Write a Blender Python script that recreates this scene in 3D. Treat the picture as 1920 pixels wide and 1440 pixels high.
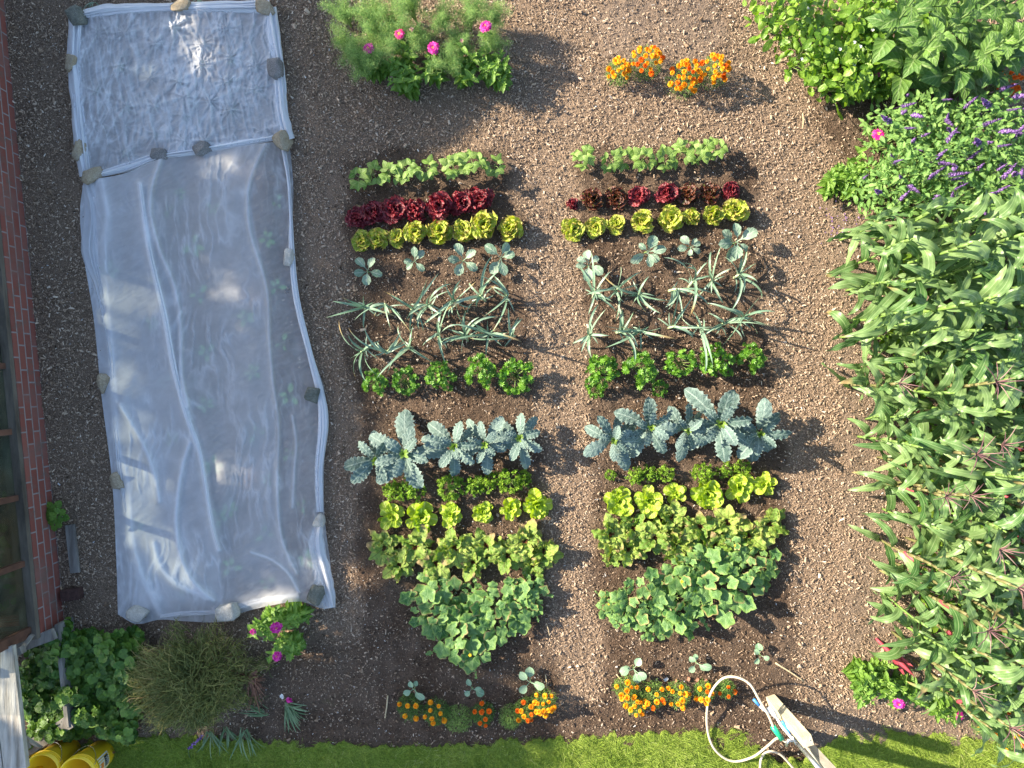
import bpy, bmesh, math, random
import numpy as np
from math import radians as R, pi
random.seed(7)
rng = np.random.default_rng(7)
sc = bpy.context.scene
for o in list(bpy.data.objects): bpy.data.objects.remove(o)

# ------------------------------------------------------------------ camera, sky, sun, exposure
H = 6.4                                    # drone height over the beds (m); 200 photo px per metre on the ground
cam_d = bpy.data.cameras.new('camera'); cam_d.sensor_width = 36; cam_d.lens = 24.0
cam_d.clip_start = .1; cam_d.clip_end = 600
cam = bpy.data.objects.new('camera', cam_d); sc.collection.objects.link(cam)
cam.location = (0, 0, H); sc.camera = cam
SUN_EL, SUN_AZ = R(27), R(162)             # direction to the sun in the ground plane, from +X
sd = np.array([math.cos(SUN_AZ)*math.cos(SUN_EL), math.sin(SUN_AZ)*math.cos(SUN_EL), math.sin(SUN_EL)])
w = bpy.data.worlds.new('World'); sc.world = w; w.use_nodes = True
nt = w.node_tree
sky = nt.nodes.new('ShaderNodeTexSky'); sky.sky_type = 'NISHITA'; sky.sun_disc = False
sky.sun_elevation = SUN_EL; sky.sun_rotation = R(90) - SUN_AZ
nt.links.new(sky.outputs[0], nt.nodes['Background'].inputs[0]); nt.nodes['Background'].inputs[1].default_value = .115
ld = bpy.data.lights.new('sun', 'SUN'); ld.energy = 5.0; ld.angle = R(.55); ld.color = (1, .885, .70)
sun = bpy.data.objects.new('sun', ld); sc.collection.objects.link(sun)
import mathutils
sun.rotation_euler = mathutils.Vector(sd).to_track_quat('Z', 'Y').to_euler(); sun.location = sd*30
sc.view_settings.view_transform = 'Standard'; sc.view_settings.look = 'None'
sc.view_settings.exposure = 1.62; sc.view_settings.gamma = 1
sc.cycles.max_bounces = 8; sc.cycles.transparent_max_bounces = 12

# ------------------------------------------------------------------ helpers
def at(px, py, z=0.0):
    k = (H - z)/H/200.0
    return ((px - 960)*k, (720 - py)*k)
class VN:                                   # value noise on a lattice
    def __init__(s, seed): s.g = np.random.default_rng(seed).random((256, 256))
    def __call__(s, x, y):
        x = np.asarray(x, float); y = np.asarray(y, float)
        xi = np.floor(x).astype(int); yi = np.floor(y).astype(int); fx = x-xi; fy = y-yi
        fx = fx*fx*(3-2*fx); fy = fy*fy*(3-2*fy); g = s.g
        a = g[xi & 255, yi & 255]; b = g[(xi+1) & 255, yi & 255]; c = g[xi & 255, (yi+1) & 255]; d = g[(xi+1) & 255, (yi+1) & 255]
        return (a*(1-fx)+b*fx)*(1-fy)+(c*(1-fx)+d*fx)*fy
vn = VN(3); vn2 = VN(11)
def fbm(x, y, o=3, n=vn):
    r = 0; a = .5
    for k in range(o): r = r + a*n(x*2**k+17*k, y*2**k+31*k); a *= .5
    return r/(1-.5**o)
def sstep(a, b, x):
    t = np.clip((x-a)/(b-a), 0, 1); return t*t*(3-2*t)

class MB:                                   # collects geometry for ONE mesh object; la = (u, v, tint, extra)
    def __init__(s): s.v = []; s.q = []; s.t = []; s.a = []; s.n = 0
    def add(s, V, Q=None, T=None, A=None):
        V = np.asarray(V, float).reshape(-1, 3); n = len(V)
        if Q is not None and len(Q): s.q.append(np.asarray(Q, int).reshape(-1, 4)+s.n)
        if T is not None and len(T): s.t.append(np.asarray(T, int).reshape(-1, 3)+s.n)
        if A is None: A = np.tile([0, 0, .5, 0], (n, 1))
        A = np.asarray(A, float)
        if A.ndim == 1: A = np.tile(A, (n, 1))
        s.v.append(V); s.a.append(A); s.n += n
    def build(s, name, mat, parent=None, smooth=True):
        me = bpy.data.meshes.new(name)
        V = np.concatenate(s.v).astype(np.float32); A = np.concatenate(s.a).astype(np.float32)
        q = np.concatenate(s.q) if s.q else np.zeros((0, 4), int); t = np.concatenate(s.t) if s.t else np.zeros((0, 3), int)
        me.vertices.add(len(V)); me.vertices.foreach_set('co', V.ravel())
        me.loops.add(q.size+t.size); me.loops.foreach_set('vertex_index', np.concatenate([q.ravel(), t.ravel()]).astype(np.int32))
        me.polygons.add(len(q)+len(t))
        st = np.concatenate([np.arange(len(q))*4, q.size+np.arange(len(t))*3]).astype(np.int32)
        me.polygons.foreach_set('loop_start', st)
        me.polygons.foreach_set('use_smooth', np.full(len(st), smooth))
        at_ = me.attributes.new('la', 'FLOAT_COLOR', 'POINT'); at_.data.foreach_set('color', A.ravel())
        me.update(calc_edges=True); me.validate()
        me.materials.append(mat)
        o = bpy.data.objects.new(name, me); sc.collection.objects.link(o)
        if parent: o.parent = parent
        return o
def gridq(m, n):                            # quads for an m x n vertex grid
    i = np.arange(m-1)[:, None]*n+np.arange(n-1)[None]
    return np.stack([i, i+1, i+n+1, i+n], -1).reshape(-1, 4)
def box(mb, c, s, rz=0, tilt=0, A=None):
    x, y, z = np.array(s)/2.
    V = np.array([[i*x, j*y, k*z] for i in (-1, 1) for j in (-1, 1) for k in (-1, 1)])
    ct, st = math.cos(tilt), math.sin(tilt); V = V @ np.array([[ct, 0, -st], [0, 1, 0], [st, 0, ct]])
    cr, sr = math.cos(rz), math.sin(rz); V = V @ np.array([[cr, sr, 0], [-sr, cr, 0], [0, 0, 1]])
    mb.add(V+np.array(c), [[0, 1, 3, 2], [4, 6, 7, 5], [0, 4, 5, 1], [2, 3, 7, 6], [0, 2, 6, 4], [1, 5, 7, 3]], A=A)
def tube(mb, P, r, n=6, cap=True, tint=.5, ext=0):
    P = np.asarray(P, float); m = len(P); r = np.broadcast_to(np.asarray(r, float), (m,))
    T = np.gradient(P, axis=0); T /= np.linalg.norm(T, axis=1)[:, None]+1e-9
    up = np.where(np.abs(T[:, 2:3]) > .9, [[1., 0, 0]], [[0, 0, 1.]])
    a0 = np.cross(T, up); 
    for i in range(1, m):                   # keep the frame from flipping
        a0[i] = a0[i-1]-T[i]*np.dot(a0[i-1], T[i])
    a0 /= np.linalg.norm(a0, axis=1)[:, None]+1e-9; b0 = np.cross(T, a0)
    th = np.arange(n)*2*pi/n
    V = P[:, None]+r[:, None, None]*(a0[:, None]*np.cos(th)[None, :, None]+b0[:, None]*np.sin(th)[None, :, None])
    i = np.arange(m-1)[:, None]*n; j = np.arange(n)[None]; j2 = (j+1) % n
    Q = np.stack([i+j, i+j2, i+n+j2, i+n+j], -1).reshape(-1, 4)
    A = np.zeros((m, n, 4)); A[..., 0] = th/(2*pi); A[..., 1] = np.linspace(0, 1, m)[:, None]; A[..., 2] = tint; A[..., 3] = ext
    V = V.reshape(-1, 3); T3 = None
    A = A.reshape(-1, 4)
    if cap:
        V = np.concatenate([V, P[:1], P[-1:]]); A = np.concatenate([A, A[:1], A[-1:]])
        k = m*n; T3 = [[k, (a+1) % n, a] for a in range(n)]+[[k+1, (m-1)*n+a, (m-1)*n+(a+1) % n] for a in range(n)]
    mb.add(V, Q, T3, A)
def spline(pts, n=40):                      # Catmull-Rom
    P = np.asarray(pts, float); P = np.concatenate([2*P[:1]-P[1:2], P, 2*P[-1:]-P[-2:-1]]); m = len(P)-3
    t = np.linspace(0, m-1e-6, n); i = t.astype(int); f = (t-i)[:, None]
    a, b, c, d = P[i], P[i+1], P[i+2], P[i+3]
    return .5*(2*b+(c-a)*f+(2*a-5*b+4*c-d)*f**2+(3*b-a-3*c+d)*f**3)
def leaf(mb, base, az, L, W, p0, p1, prof, nv=8, nu=4, ruf=0., rf=3., cup=0., roll=0., tint=.5, ext=0., bend=0., lob=0., lf=6, curl=1., fold=0., twist=0.):
    t = np.linspace(0, 1, nv+1); p = p0+(p1-p0)*t**curl; a = az+bend*t
    pm = (p[1:]+p[:-1])/2; am = (a[1:]+a[:-1])/2; ds = L/nv
    C = np.zeros((nv+1, 3)); C[1:, 0] = np.cumsum(np.cos(pm)*np.cos(am)*ds); C[1:, 1] = np.cumsum(np.cos(pm)*np.sin(am)*ds); C[1:, 2] = np.cumsum(np.sin(pm)*ds)
    C += np.asarray(base)
    S = np.stack([-np.sin(a), np.cos(a), 0*a], 1); N = np.stack([-np.sin(p)*np.cos(a), -np.sin(p)*np.sin(a), np.cos(p)], 1)
    rl = roll+twist*t**1.3; cr, sr = np.cos(rl)[:, None], np.sin(rl)[:, None]; S, N = S*cr+N*sr, N*cr-S*sr
    wd = np.interp(t, prof[0], prof[1])*W/2
    u = np.linspace(-1, 1, nu+1); ph = random.random()*6.28; U, T = np.meshgrid(u, t)
    wl = wd[:, None]*(1+lob*np.abs(U)*np.sin(2*pi*lf*T+ph)) if lob else wd[:, None]*np.ones_like(U)
    off = cup*wd[:, None]*U**2+fold*wd[:, None]*np.abs(U)+ruf*np.abs(U)**1.5*np.minimum(1, wd[:, None]/(W*.25+1e-6))*np.sin(2*pi*rf*T+ph+np.sign(U)*1.4)
    V = C[:, None]+S[:, None]*(U*wl)[..., None]+N[:, None]*off[..., None]
    A = np.stack([U, T, np.full_like(U, tint), np.full_like(U, ext)], -1)
    mb.add(V, gridq(nv+1, nu+1), A=A.reshape(-1, 4))
    return C[-1]
def disc(mb, c, az, r, tilt, taz, shape='round', nt_=14, ruf=0., rf=4, cup=0., tint=.5, ext=0., asp=1.):
    """a rounded / heart / lobed leaf lying round its petiole point; tilt = lean from the horizontal towards taz"""
    th = np.arange(nt_)*2*pi/nt_
    if shape == 'round': rr = 1+0*th
    elif shape == 'heart': rr = 1-.55*np.exp(-((np.abs(th-pi))/.33)**2)+.18*np.exp(-(np.minimum(th, 2*pi-th)/.3)**2)
    elif shape == 'lobed':
        rr = .88+.11*np.cos(5*th)*np.where(np.cos(th) > -.9, 1, .3)-.45*np.exp(-((np.abs(th-pi))/.28)**2)+.08*np.exp(-(np.minimum(th, 2*pi-th)/.3)**2)
    elif shape == 'oval': rr = 1/np.sqrt((np.cos(th))**2+(np.sin(th)/.62)**2)+.10*np.exp(-(np.minimum(th, 2*pi-th)/.25)**2)
    elif shape == 'tooth': rr = .8+.25*np.cos(7*th)
    rings = np.array([0, .55, 1.]); ph = random.random()*6.28
    RR, TH = np.meshgrid(rings[1:], th, indexing='ij'); Rr = RR*rr[None]*r
    x = Rr*np.cos(TH); y = Rr*np.sin(TH)*asp; z = cup*r*RR**2+ruf*r*RR**2*np.sin(rf*TH+ph)
    X = np.concatenate([[0], x.ravel()]); Y = np.concatenate([[0], y.ravel()]); Z = np.concatenate([[0], z.ravel()])
    ca, sa = math.cos(az), math.sin(az); X, Y = X*ca-Y*sa, X*sa+Y*ca
    ax = np.array([-math.sin(taz), math.cos(taz), 0]); P = np.stack([X, Y, Z], 1)
    ct, st = math.cos(tilt), math.sin(tilt)
    P = P*ct+np.cross(ax, P)*st+np.outer(P@ax, ax)*(1-ct)
    T = [[0, 1+j, 1+(j+1) % nt_] for j in range(nt_)]
    j = np.arange(nt_); j2 = (j+1) % nt_; Q = np.stack([1+j, 1+nt_+j, 1+nt_+j2, 1+j2], 1)
    A = np.zeros((len(P), 4)); A[1:, 0] = RR.ravel(); A[1:, 1] = TH.ravel()/(2*pi); A[:, 2] = tint; A[:, 3] = ext
    mb.add(P+np.asarray(c), Q, T, A)
def slivers(mb, P0, P1, wd, tint, ext=0.):   # many needle-thin leaves at once
    n = len(P0); d = P1-P0; s = np.cross(d, rng.normal(size=(n, 3))); s /= np.linalg.norm(s, axis=1)[:, None]+1e-9
    s = s*np.broadcast_to(wd, (n,))[:, None]/2; m = (P0+P1)/2+s*0
    V = np.stack([P0-s*.6, P0+s*.6, P1+s*.35, P1-s*.35], 1).reshape(-1, 3)
    A = np.zeros((n, 4, 4)); A[:, 2:, 1] = 1; A[..., 2] = np.broadcast_to(tint, (n,))[:, None]; A[..., 3] = np.broadcast_to(ext, (n,))[:, None]
    mb.add(V, np.arange(4*n).reshape(-1, 4), A=A.reshape(-1, 4))
U = random.uniform

# ------------------------------------------------------------------ node helpers and materials
class NT:
    def __init__(s, name):
        s.m = bpy.data.materials.new(name); s.m.use_nodes = True; s.t = s.m.node_tree; s.t.nodes.clear()
        s.out = s.t.nodes.new('ShaderNodeOutputMaterial')
    def n(s, typ, **k):
        nd = s.t.nodes.new('ShaderNode'+typ)
        for a, b in k.items():
            if a.startswith('i_'):
                key = a[2:]; key = int(key) if key.isdigit() else key.replace('_', ' ')
                s.set(nd, key, b)
            else: setattr(nd, a, b)
        return nd
    def set(s, nd, key, val):
        inp = nd.inputs[key]
        if isinstance(val, bpy.types.NodeSocket): s.t.links.new(val, inp)
        elif isinstance(val, bpy.types.Node): s.t.links.new(val.outputs[0], inp)
        elif isinstance(val, tuple) and len(val) == 3 and inp.type == 'RGBA': inp.default_value = (*val, 1)
        else: inp.default_value = val
    def math(s, op, a, b=0., c=None):
        nd = s.n('Math', operation=op); s.set(nd, 0, a); s.set(nd, 1, b)
        if c is not None: s.set(nd, 2, c)
        return nd.outputs[0]
    def mix(s, f, a, b):
        nd = s.n('MixRGB'); s.set(nd, 0, f); s.set(nd, 1, a); s.set(nd, 2, b); return nd.outputs[0]
    def ramp(s, f, stops):
        nd = s.n('ValToRGB'); s.set(nd, 0, f); e = nd.color_ramp.elements
        while len(e) < len(stops): e.new(.5)
        for k, (p, c) in enumerate(stops): e[k].position = p; e[k].color = (*c, 1)
        return nd.outputs[0]
    def noise(s, scale, detail=4, rough=.55, vec=None):
        nd = s.n('TexNoise'); nd.inputs['Scale'].default_value = scale; nd.inputs['Detail'].default_value = detail; nd.inputs['Roughness'].default_value = rough
        if vec is not None: s.t.links.new(vec, nd.inputs['Vector'])
        return nd.outputs['Fac']
    def obj(s): return s.n('TexCoord').outputs['Object']
    def wpos(s): return s.n('NewGeometry').outputs['Position']
    def bump(s, h, st, dist=.01):
        nd = s.n('Bump'); s.set(nd, 'Height', h); nd.inputs['Strength'].default_value = st; nd.inputs['Distance'].default_value = dist; return nd.outputs[0]
    def bsdf(s, col, rough=.7, normal=None, spec=.4, metal=0.):
        nd = s.n('BsdfPrincipled'); s.set(nd, 'Base Color', col); s.set(nd, 'Roughness', rough); nd.inputs['Specular IOR Level'].default_value = spec
        nd.inputs['Metallic'].default_value = metal
        if normal is not None: s.set(nd, 'Normal', normal)
        return nd.outputs[0]
    def end(s, sh): s.t.links.new(sh, s.out.inputs[0]); return s.m
    def la(s):
        a = s.n('Attribute', attribute_name='la'); sp = s.n('SeparateColor'); s.t.links.new(a.outputs['Color'], sp.inputs[0])
        return sp.outputs[0], sp.outputs[1], sp.outputs[2], a.outputs['Alpha']

def leafmat(name, c1, c2, vein=None, edge=None, mode='long', rough=.5, tr=.3, K=7, pucker=.3, nscale=14., spots=None, trc=None, spec=.45, rw=.09, vs=.55, hw=.6, dry=(.34, .25, .11)):
    """c1..c2 blend by the leaf's own tint; veins and rim colour follow the leaf's own u, v"""
    m = NT(name); u, v, ti, ex = m.la(); P = m.wpos(); oi = m.n('ObjectInfo').outputs['Random']
    n1 = m.noise(nscale, 3, .6, P)
    f = m.math('ADD', m.math('MULTIPLY', ti, .75), m.math('MULTIPLY', m.math('SUBTRACT', n1, .5), .9)); 
    f = m.math('ADD', f, m.math('MULTIPLY', m.math('SUBTRACT', oi, .5), .25))
    f = m.n('Clamp', i_0=f).outputs[0]
    col = m.mix(f, c1, c2)
    au = m.math('ABSOLUTE', u)
    if mode == 'long':
        mid = m.math('LESS_THAN', au, rw)
        ph = m.math('SUBTRACT', m.math('MULTIPLY', v, float(K)), m.math('MULTIPLY', au, 1.6))
        sv = m.math('ABSOLUTE', m.math('SINE', m.math('MULTIPLY', ph, pi)))
        line = m.math('LESS_THAN', sv, .16)
        vm = m.math('MAXIMUM', mid, m.math('MULTIPLY', line, vs))
        hgt = sv
    elif mode == 'disc':
        sv = m.math('ABSOLUTE', m.math('SINE', m.math('MULTIPLY', v, pi*K)))
        line = m.math('LESS_THAN', m.math('MULTIPLY', sv, m.math('ADD', au, .15)), .085)
        vm = m.math('MULTIPLY', line, .8); hgt = sv
    else:
        hgt = n1; vm = None
    if edge is not None:
        src = au if mode != 'fan' else v
        e = m.n('MapRange', i_0=src, i_1=.62, i_2=1.); e = m.math('MULTIPLY', e.outputs[0], m.math('ADD', .25, m.noise(9., 3, .6, P)))
        col = m.mix(e, col, edge)
    if vein is not None and vm is not None: col = m.mix(m.math('MULTIPLY', vm, .75), col, vein)
    if spots is not None:
        s_ = m.n('MapRange', i_0=m.noise(38., 2, .5, P), i_1=.66, i_2=.74).outputs[0]
        col = m.mix(m.math('MULTIPLY', s_, .8), col, spots)
    rad = au if mode == 'disc' else v
    dr = m.n('MapRange', i_0=m.math('ADD', m.math('ADD', rad, m.math('MULTIPLY', n1, .35)), ex), i_1=1.28, i_2=1.45).outputs[0]; col = m.mix(m.math('MULTIPLY', dr, m.math('GREATER_THAN', ex, .01)), col, dry)
    h = m.math('ADD', m.math('MULTIPLY', hgt, hw), m.noise(90., 3, .6, P))
    nrm = m.bump(h, pucker, .012)
    a = m.bsdf(col, rough, nrm, spec)
    t = m.n('BsdfTranslucent'); bc = m.n('HueSaturation', i_Saturation=1.12, i_Value=1.25); m.set(bc, 'Color', col); m.set(t, 'Color', bc.outputs[0])
    mx = m.n('MixShader', i_0=tr); m.set(mx, 1, a); m.set(mx, 2, t.outputs[0])
    return m.end(mx.outputs[0])
def plain(name, c1, c2, scale=20., rough=.7, bump=.3, spec=.4, metal=0., stretch=None, dist=.01):
    m = NT(name); P = m.obj()
    if stretch:
        mp = m.n('Mapping'); m.set(mp, 'Vector', P); mp.inputs['Scale'].default_value = stretch; P = mp.outputs[0]
    f = m.noise(scale, 6, .65, P); f2 = m.n('MapRange', i_0=f, i_1=.3, i_2=.7).outputs[0]
    return m.end(m.bsdf(m.mix(f2, c1, c2), rough, m.bump(f, bump, dist), spec, metal))
def tintmat(name, stops, rough=.8, spec=.3, bump=.25, tr=0., ns=200.):   # colour by the item's own tint
    m = NT(name); u, v, ti, ex = m.la(); P = m.wpos(); n = m.noise(ns, 3, .6, P)
    f = m.n('Clamp', i_0=m.math('ADD', ti, m.math('MULTIPLY', m.math('SUBTRACT', n, .5), .35))).outputs[0]
    col = m.ramp(f, stops); a = m.bsdf(col, rough, m.bump(n, bump, .004), spec)
    if tr:
        t = m.n('BsdfTranslucent'); m.set(t, 'Color', col); mx = m.n('MixShader', i_0=tr); m.set(mx, 1, a); m.set(mx, 2, t.outputs[0]); a = mx.outputs[0]
    return m.end(a)

# ------------------------------------------------------------------ object bookkeeping
def thing(name, label, cat, loc=(0, 0, 0), rz=0, group=None, scale=1.):
    o = bpy.data.objects.new(name, None); sc.collection.objects.link(o); o.empty_display_size = .05
    o.location = loc; o.rotation_euler = (0, 0, rz); o.scale = (scale,)*3; o['label'] = label; o['category'] = cat
    if group: o['group'] = group
    return o
def tag(o, label, cat, group=None):
    o['label'] = label; o['category'] = cat
    if group: o['group'] = group
    return o
def kids(o): return KIDS.get(o.name, [])
KIDS = {}
def reg(parent, child): KIDS.setdefault(parent.name, []).append(child); return child
def part(name, mb, mat, parent, smooth=True):
    return reg(parent, mb.build(name, mat, parent, smooth))
def put_copy(src, parent, loc, name=None, rz=0., scale=1., tilt=(0, 0)):
    c = src.copy(); sc.collection.objects.link(c); c.parent = parent; c.location = loc; c.rotation_euler = (tilt[0], tilt[1], rz); c.scale = (scale,)*3
    if parent is not None: reg(parent, c)
    for g in kids(src):
        d = g.copy(); sc.collection.objects.link(d); d.parent = c; reg(c, d)
    return c
def clone(root, loc, rz, scale, label):
    c = root.copy(); sc.collection.objects.link(c)
    c.location = loc; c.rotation_euler = (0, 0, rz); c.scale = (scale,)*3; c['label'] = label
    for ch in kids(root):
        d = ch.copy(); sc.collection.objects.link(d); d.parent = c; reg(c, d)
        for g in kids(ch):
            e = g.copy(); sc.collection.objects.link(e); e.parent = d; reg(d, e)
    return c
PROTO = {}
def place(fn, key, var, px, py, zc, scale, label, cat, group, rz=None):
    """stand plant `fn` (variant var) so that its crown, zc above the ground, shows at photo point px, py"""
    x, y = at(px, py, zc); tl = (0, 0) if rz is not None else (U(-.13, .13), U(-.13, .13)); rz = U(0, 6.28) if rz is None else rz
    k = (key, var); z = ground_h(px, py)
    if k not in PROTO:
        o = fn(var); o.location = (x, y, z); o.rotation_euler = (*tl, rz); o.scale = (scale,)*3
        tag(o, label, cat, group); PROTO[k] = o
        return o
    c = clone(PROTO[k], (x, y, z), rz, scale, label); c['group'] = group; c.rotation_euler = (*tl, rz); c.scale = (scale*U(.92, 1.08), scale*U(.92, 1.08), scale*(U(.92, 1.08) if key == 'corn' else U(.7, .85) if key == 'tend' else U(1.05, 1.35))); return c
ORD = ['first', 'second', 'third', 'fourth', 'fifth', 'sixth', 'seventh', 'eighth', 'ninth', 'tenth', 'eleventh', 'twelfth']
NUM = ['zero', 'one', 'two', 'three', 'four', 'five', 'six', 'seven', 'eight', 'nine', 'ten', 'eleven', 'twelve']
def ordl(i, n):
    if i == 0: return 'leftmost'
    if i == n-1: return 'rightmost'
    return ORD[i]+' from left'

# ------------------------------------------------------------------ the ground: one sheet, beds of soil between paths of wood chips
def soil_w(px, py):
    wob = (fbm(px/60., py/60., 3)-.5)*60
    def band(x, a, b): return sstep(a-16, a+16, x+wob)*sstep(b+16, b-16, x+wob)
    l = band(px, 640+(py-290)*.05, 972+(py-290)*.07)*band(py, 290, 1420)
    r = band(px, 1068+(py-270)*.055, 1405+(py-270)*.09)*band(py, 268, 1400)
    c = sstep(1530, 1570, px-(py-380)*.05+wob)*sstep(330, 400, py)
    t = sstep(1.1, .8, np.hypot((px-1240)/130., (py-60)/95.)+wob/150)
    b = sstep(1170, 1230, py+wob)*sstep(430, 520, px)*sstep(1040, 960, px)
    b2 = sstep(1280, 1340, py+wob)*sstep(400, 500, px)
    u = sstep(1.1, .85, np.hypot((px-1700)/190., (py-160)/190.))
    return np.clip(np.maximum.reduce([l, r, c, t, b*.8, b2, u]), 0, 1)
def gh(px, py):
    s = soil_w(px, py)
    return -.045*sstep(1392, 1428, py)+.012*s+.016*(fbm(px/38., py/38., 3)-.5)+.035*np.maximum(0, vn(px/13., py/13.)-.62)*s+.02*(fbm(px/150., py/150., 2, vn2)-.5)+.006*(vn2(px/9., py/9.)-.5)*(1+s)
def dry_w(px, py): return np.maximum(sstep(1500, 1560, px)*sstep(340, 420, py), sstep(1.2, .8, np.hypot((px-1240)/140., (py-50)/100.)))
def ground_h(px, py): return float(gh(np.float64(px), np.float64(py)))
fx = np.concatenate([-np.geomspace(150, 6.2, 26), np.linspace(-6, 6, 561), np.geomspace(6.2, 150, 26)])
fy = np.concatenate([-np.geomspace(150, 5.2, 26), np.linspace(-5, 5, 471), np.geomspace(5.2, 150, 26)])
GX, GY = np.meshgrid(fx, fy); PX = GX*200+960; PY = 720-GY*200
PXc = np.clip(PX, -400, 2320); PYc = np.clip(PY, -400, 1840)
S = soil_w(PXc, PYc)
mb = MB(); A = np.zeros(GX.shape+(4,)); A[..., 0] = S; A[..., 1] = dry_w(PXc, PYc); A[..., 2] = .5
mb.add(np.stack([GX, GY, gh(PXc, PYc)], -1), gridq(*GX.shape), A=A.reshape(-1, 4))
m = NT('ground_soil_and_mulch'); u, v, ti, ex = m.la(); P = m.wpos()
n1 = m.noise(55., 6, .7, P); n2 = m.noise(3., 4, .6, P); n3 = m.noise(160., 4, .7, P)
soil = m.ramp(n1, [(.25, (.04, .025, .016)), (.5, (.095, .061, .04)), (.75, (.19, .13, .088))])
soil = m.mix(m.n('MapRange', i_0=n2, i_1=.42, i_2=.75).outputs[0], soil, m.ramp(n3, [(.3, (.09, .062, .043)), (.7, (.25, .18, .13))]))
mul = m.ramp(n3, [(.3, (.11, .075, .05)), (.5, (.27, .19, .13)), (.72, (.48, .36, .26))])
vo = m.n('TexVoronoi'); vo.inputs['Scale'].default_value = 70.; m.t.links.new(P, vo.inputs['Vector'])
soil = m.mix(v, soil, m.ramp(n3, [(.3, (.14, .10, .072)), (.7, (.34, .255, .19))])); col = m.mix(u, mul, soil); damp = m.n('MapRange', i_0=m.noise(.9, 5, .65, P), i_1=.4, i_2=.62).outputs[0]; col = m.mix(m.math('MULTIPLY', damp, .22), col, (.07, .05, .038))
moss = m.n('MapRange', i_0=m.noise(1.9, 5, .7, P), i_1=.66, i_2=.74).outputs[0]
col = m.mix(m.math('MULTIPLY', m.math('MULTIPLY', moss, u), .35), col, (.07, .085, .02))
h = m.math('ADD', m.math('ADD', m.math('MULTIPLY', n1, 1.), m.math('MULTIPLY', n3, .5)), m.math('MULTIPLY', vo.outputs['Distance'], .5))
G = mb.build('ground', m.end(m.bsdf(col, .95, m.bump(h, .9, .02), .15))); G['kind'] = 'structure'

# lawn edge, given along the photograph's bottom
LX = [-600, 0, 60, 130, 200, 300, 450, 600, 800, 1000, 1150, 1300, 1385, 1412, 1432, 1470, 1505, 1535, 1570, 1650, 1760, 1850, 1920, 2600]
LY = [1400, 1405, 1408, 1398, 1386, 1378, 1382, 1394, 1394, 1387, 1376, 1368, 1368, 1388, 1416, 1428, 1424, 1396, 1374, 1371, 1375, 1388, 1406, 1440]
def lawn_y(px): return np.interp(px, LX, LY)+7*(vn(px/14., px*0.)-.5)*2+4*(vn2(px/4., px*0.)-.5)*2

# wood chips: tens of thousands of little splinters in one loose layer
def chips(name, n, keep, size, stops, zoff=.004, rough=.85):
    px = rng.uniform(-160, 2080, n); py = rng.uniform(-160, 1600, n)
    k = keep(px, py); px, py = px[k], py[k]; n = len(px)
    L = size(n); W = L*rng.uniform(.22, .6, n); x = (px-960)/200; y = (720-py)/200
    az = rng.uniform(0, 6.28, n); ti = rng.normal(0, .35, n); ro = rng.normal(0, .5, n)
    d = np.stack([np.cos(az)*np.cos(ti), np.sin(az)*np.cos(ti), np.sin(ti)], 1)
    s = np.stack([-np.sin(az)*np.cos(ro), np.cos(az)*np.cos(ro), np.sin(ro)], 1); up = np.cross(d, s)
    c = np.stack([x, y, gh(px, py)+zoff+rng.random(n)*.008+np.abs(np.sin(ti))*L*.4], 1)
    th = W*.35; d = d*(L/2)[:, None]; s = s*(W/2)[:, None]; tp = up*th[:, None]
    V = np.stack([c-d*.9-s, c-d*.7+s, c+d+s*.5, c+d*.8-s*.8, c-d*.5+tp, c+d*.6+tp], 1).reshape(-1, 3)
    b = np.arange(n)[:, None]*6
    Q = np.concatenate([b+np.array([[0, 3, 5, 4]]), b+np.array([[1, 4, 5, 2]])]); T = np.concatenate([b+np.array([[0, 4, 1]]), b+np.array([[3, 2, 5]])])
    A = np.zeros((n, 6, 4)); A[..., 2] = rng.random(n)[:, None]
    mb = MB(); mb.add(V, Q, T, A.reshape(-1, 4))
    o = mb.build(name, tintmat(name, stops, rough, .2, .3), smooth=False); o['kind'] = 'stuff'; return o
chipcol = [(0, (.12, .08, .051)), (.25, (.24, .165, .108)), (.65, (.41, .295, .20)), (.95, (.54, .41, .295)), (1, (.70, .60, .48))]
def keep_chip(px, py):
    s = soil_w(px, py); d = 1-.86*s*(1-.35*dry_w(px, py)); d *= .15+1.3*fbm(px/70., py/70., 4, vn2)
    return (rng.random(len(px)) < d) & (py < lawn_y(px)-6)
tag(chips('wood_chips', 780000, keep_chip, lambda n: np.clip(rng.lognormal(-4.33, .46, n), .008, .065), chipcol), 'pale brown wood chip mulch on the paths between the beds', 'wood chips')
def keep_crumb(px, py): return (rng.random(len(px)) < (.2+.8*soil_w(px, py))*(1-.8*dry_w(px, py))) & (py < lawn_y(px)-3)
tag(chips('soil_crumbs', 120000, keep_crumb, lambda n: np.clip(rng.lognormal(-4.35, .4, n), .006, .04), [(0, (.03, .02, .013)), (.5, (.10, .067, .045)), (.9, (.22, .155, .11)), (1, (.42, .34, .27))], .001), 'dark crumbly soil with bark bits in the beds', 'soil')
def keep_peb(px, py): return (rng.random(len(px)) < .35+.6*soil_w(px, py)) & (py < lawn_y(px)-3)
tag(chips('pebbles', 5200, keep_peb, lambda n: np.clip(rng.lognormal(-4.4, .4, n), .006, .035), [(0, (.3, .28, .26)), (.6, (.5, .48, .45)), (1, (.8, .79, .77))], .006), 'tiny whitish pebbles scattered over the soil', 'pebbles')

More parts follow.
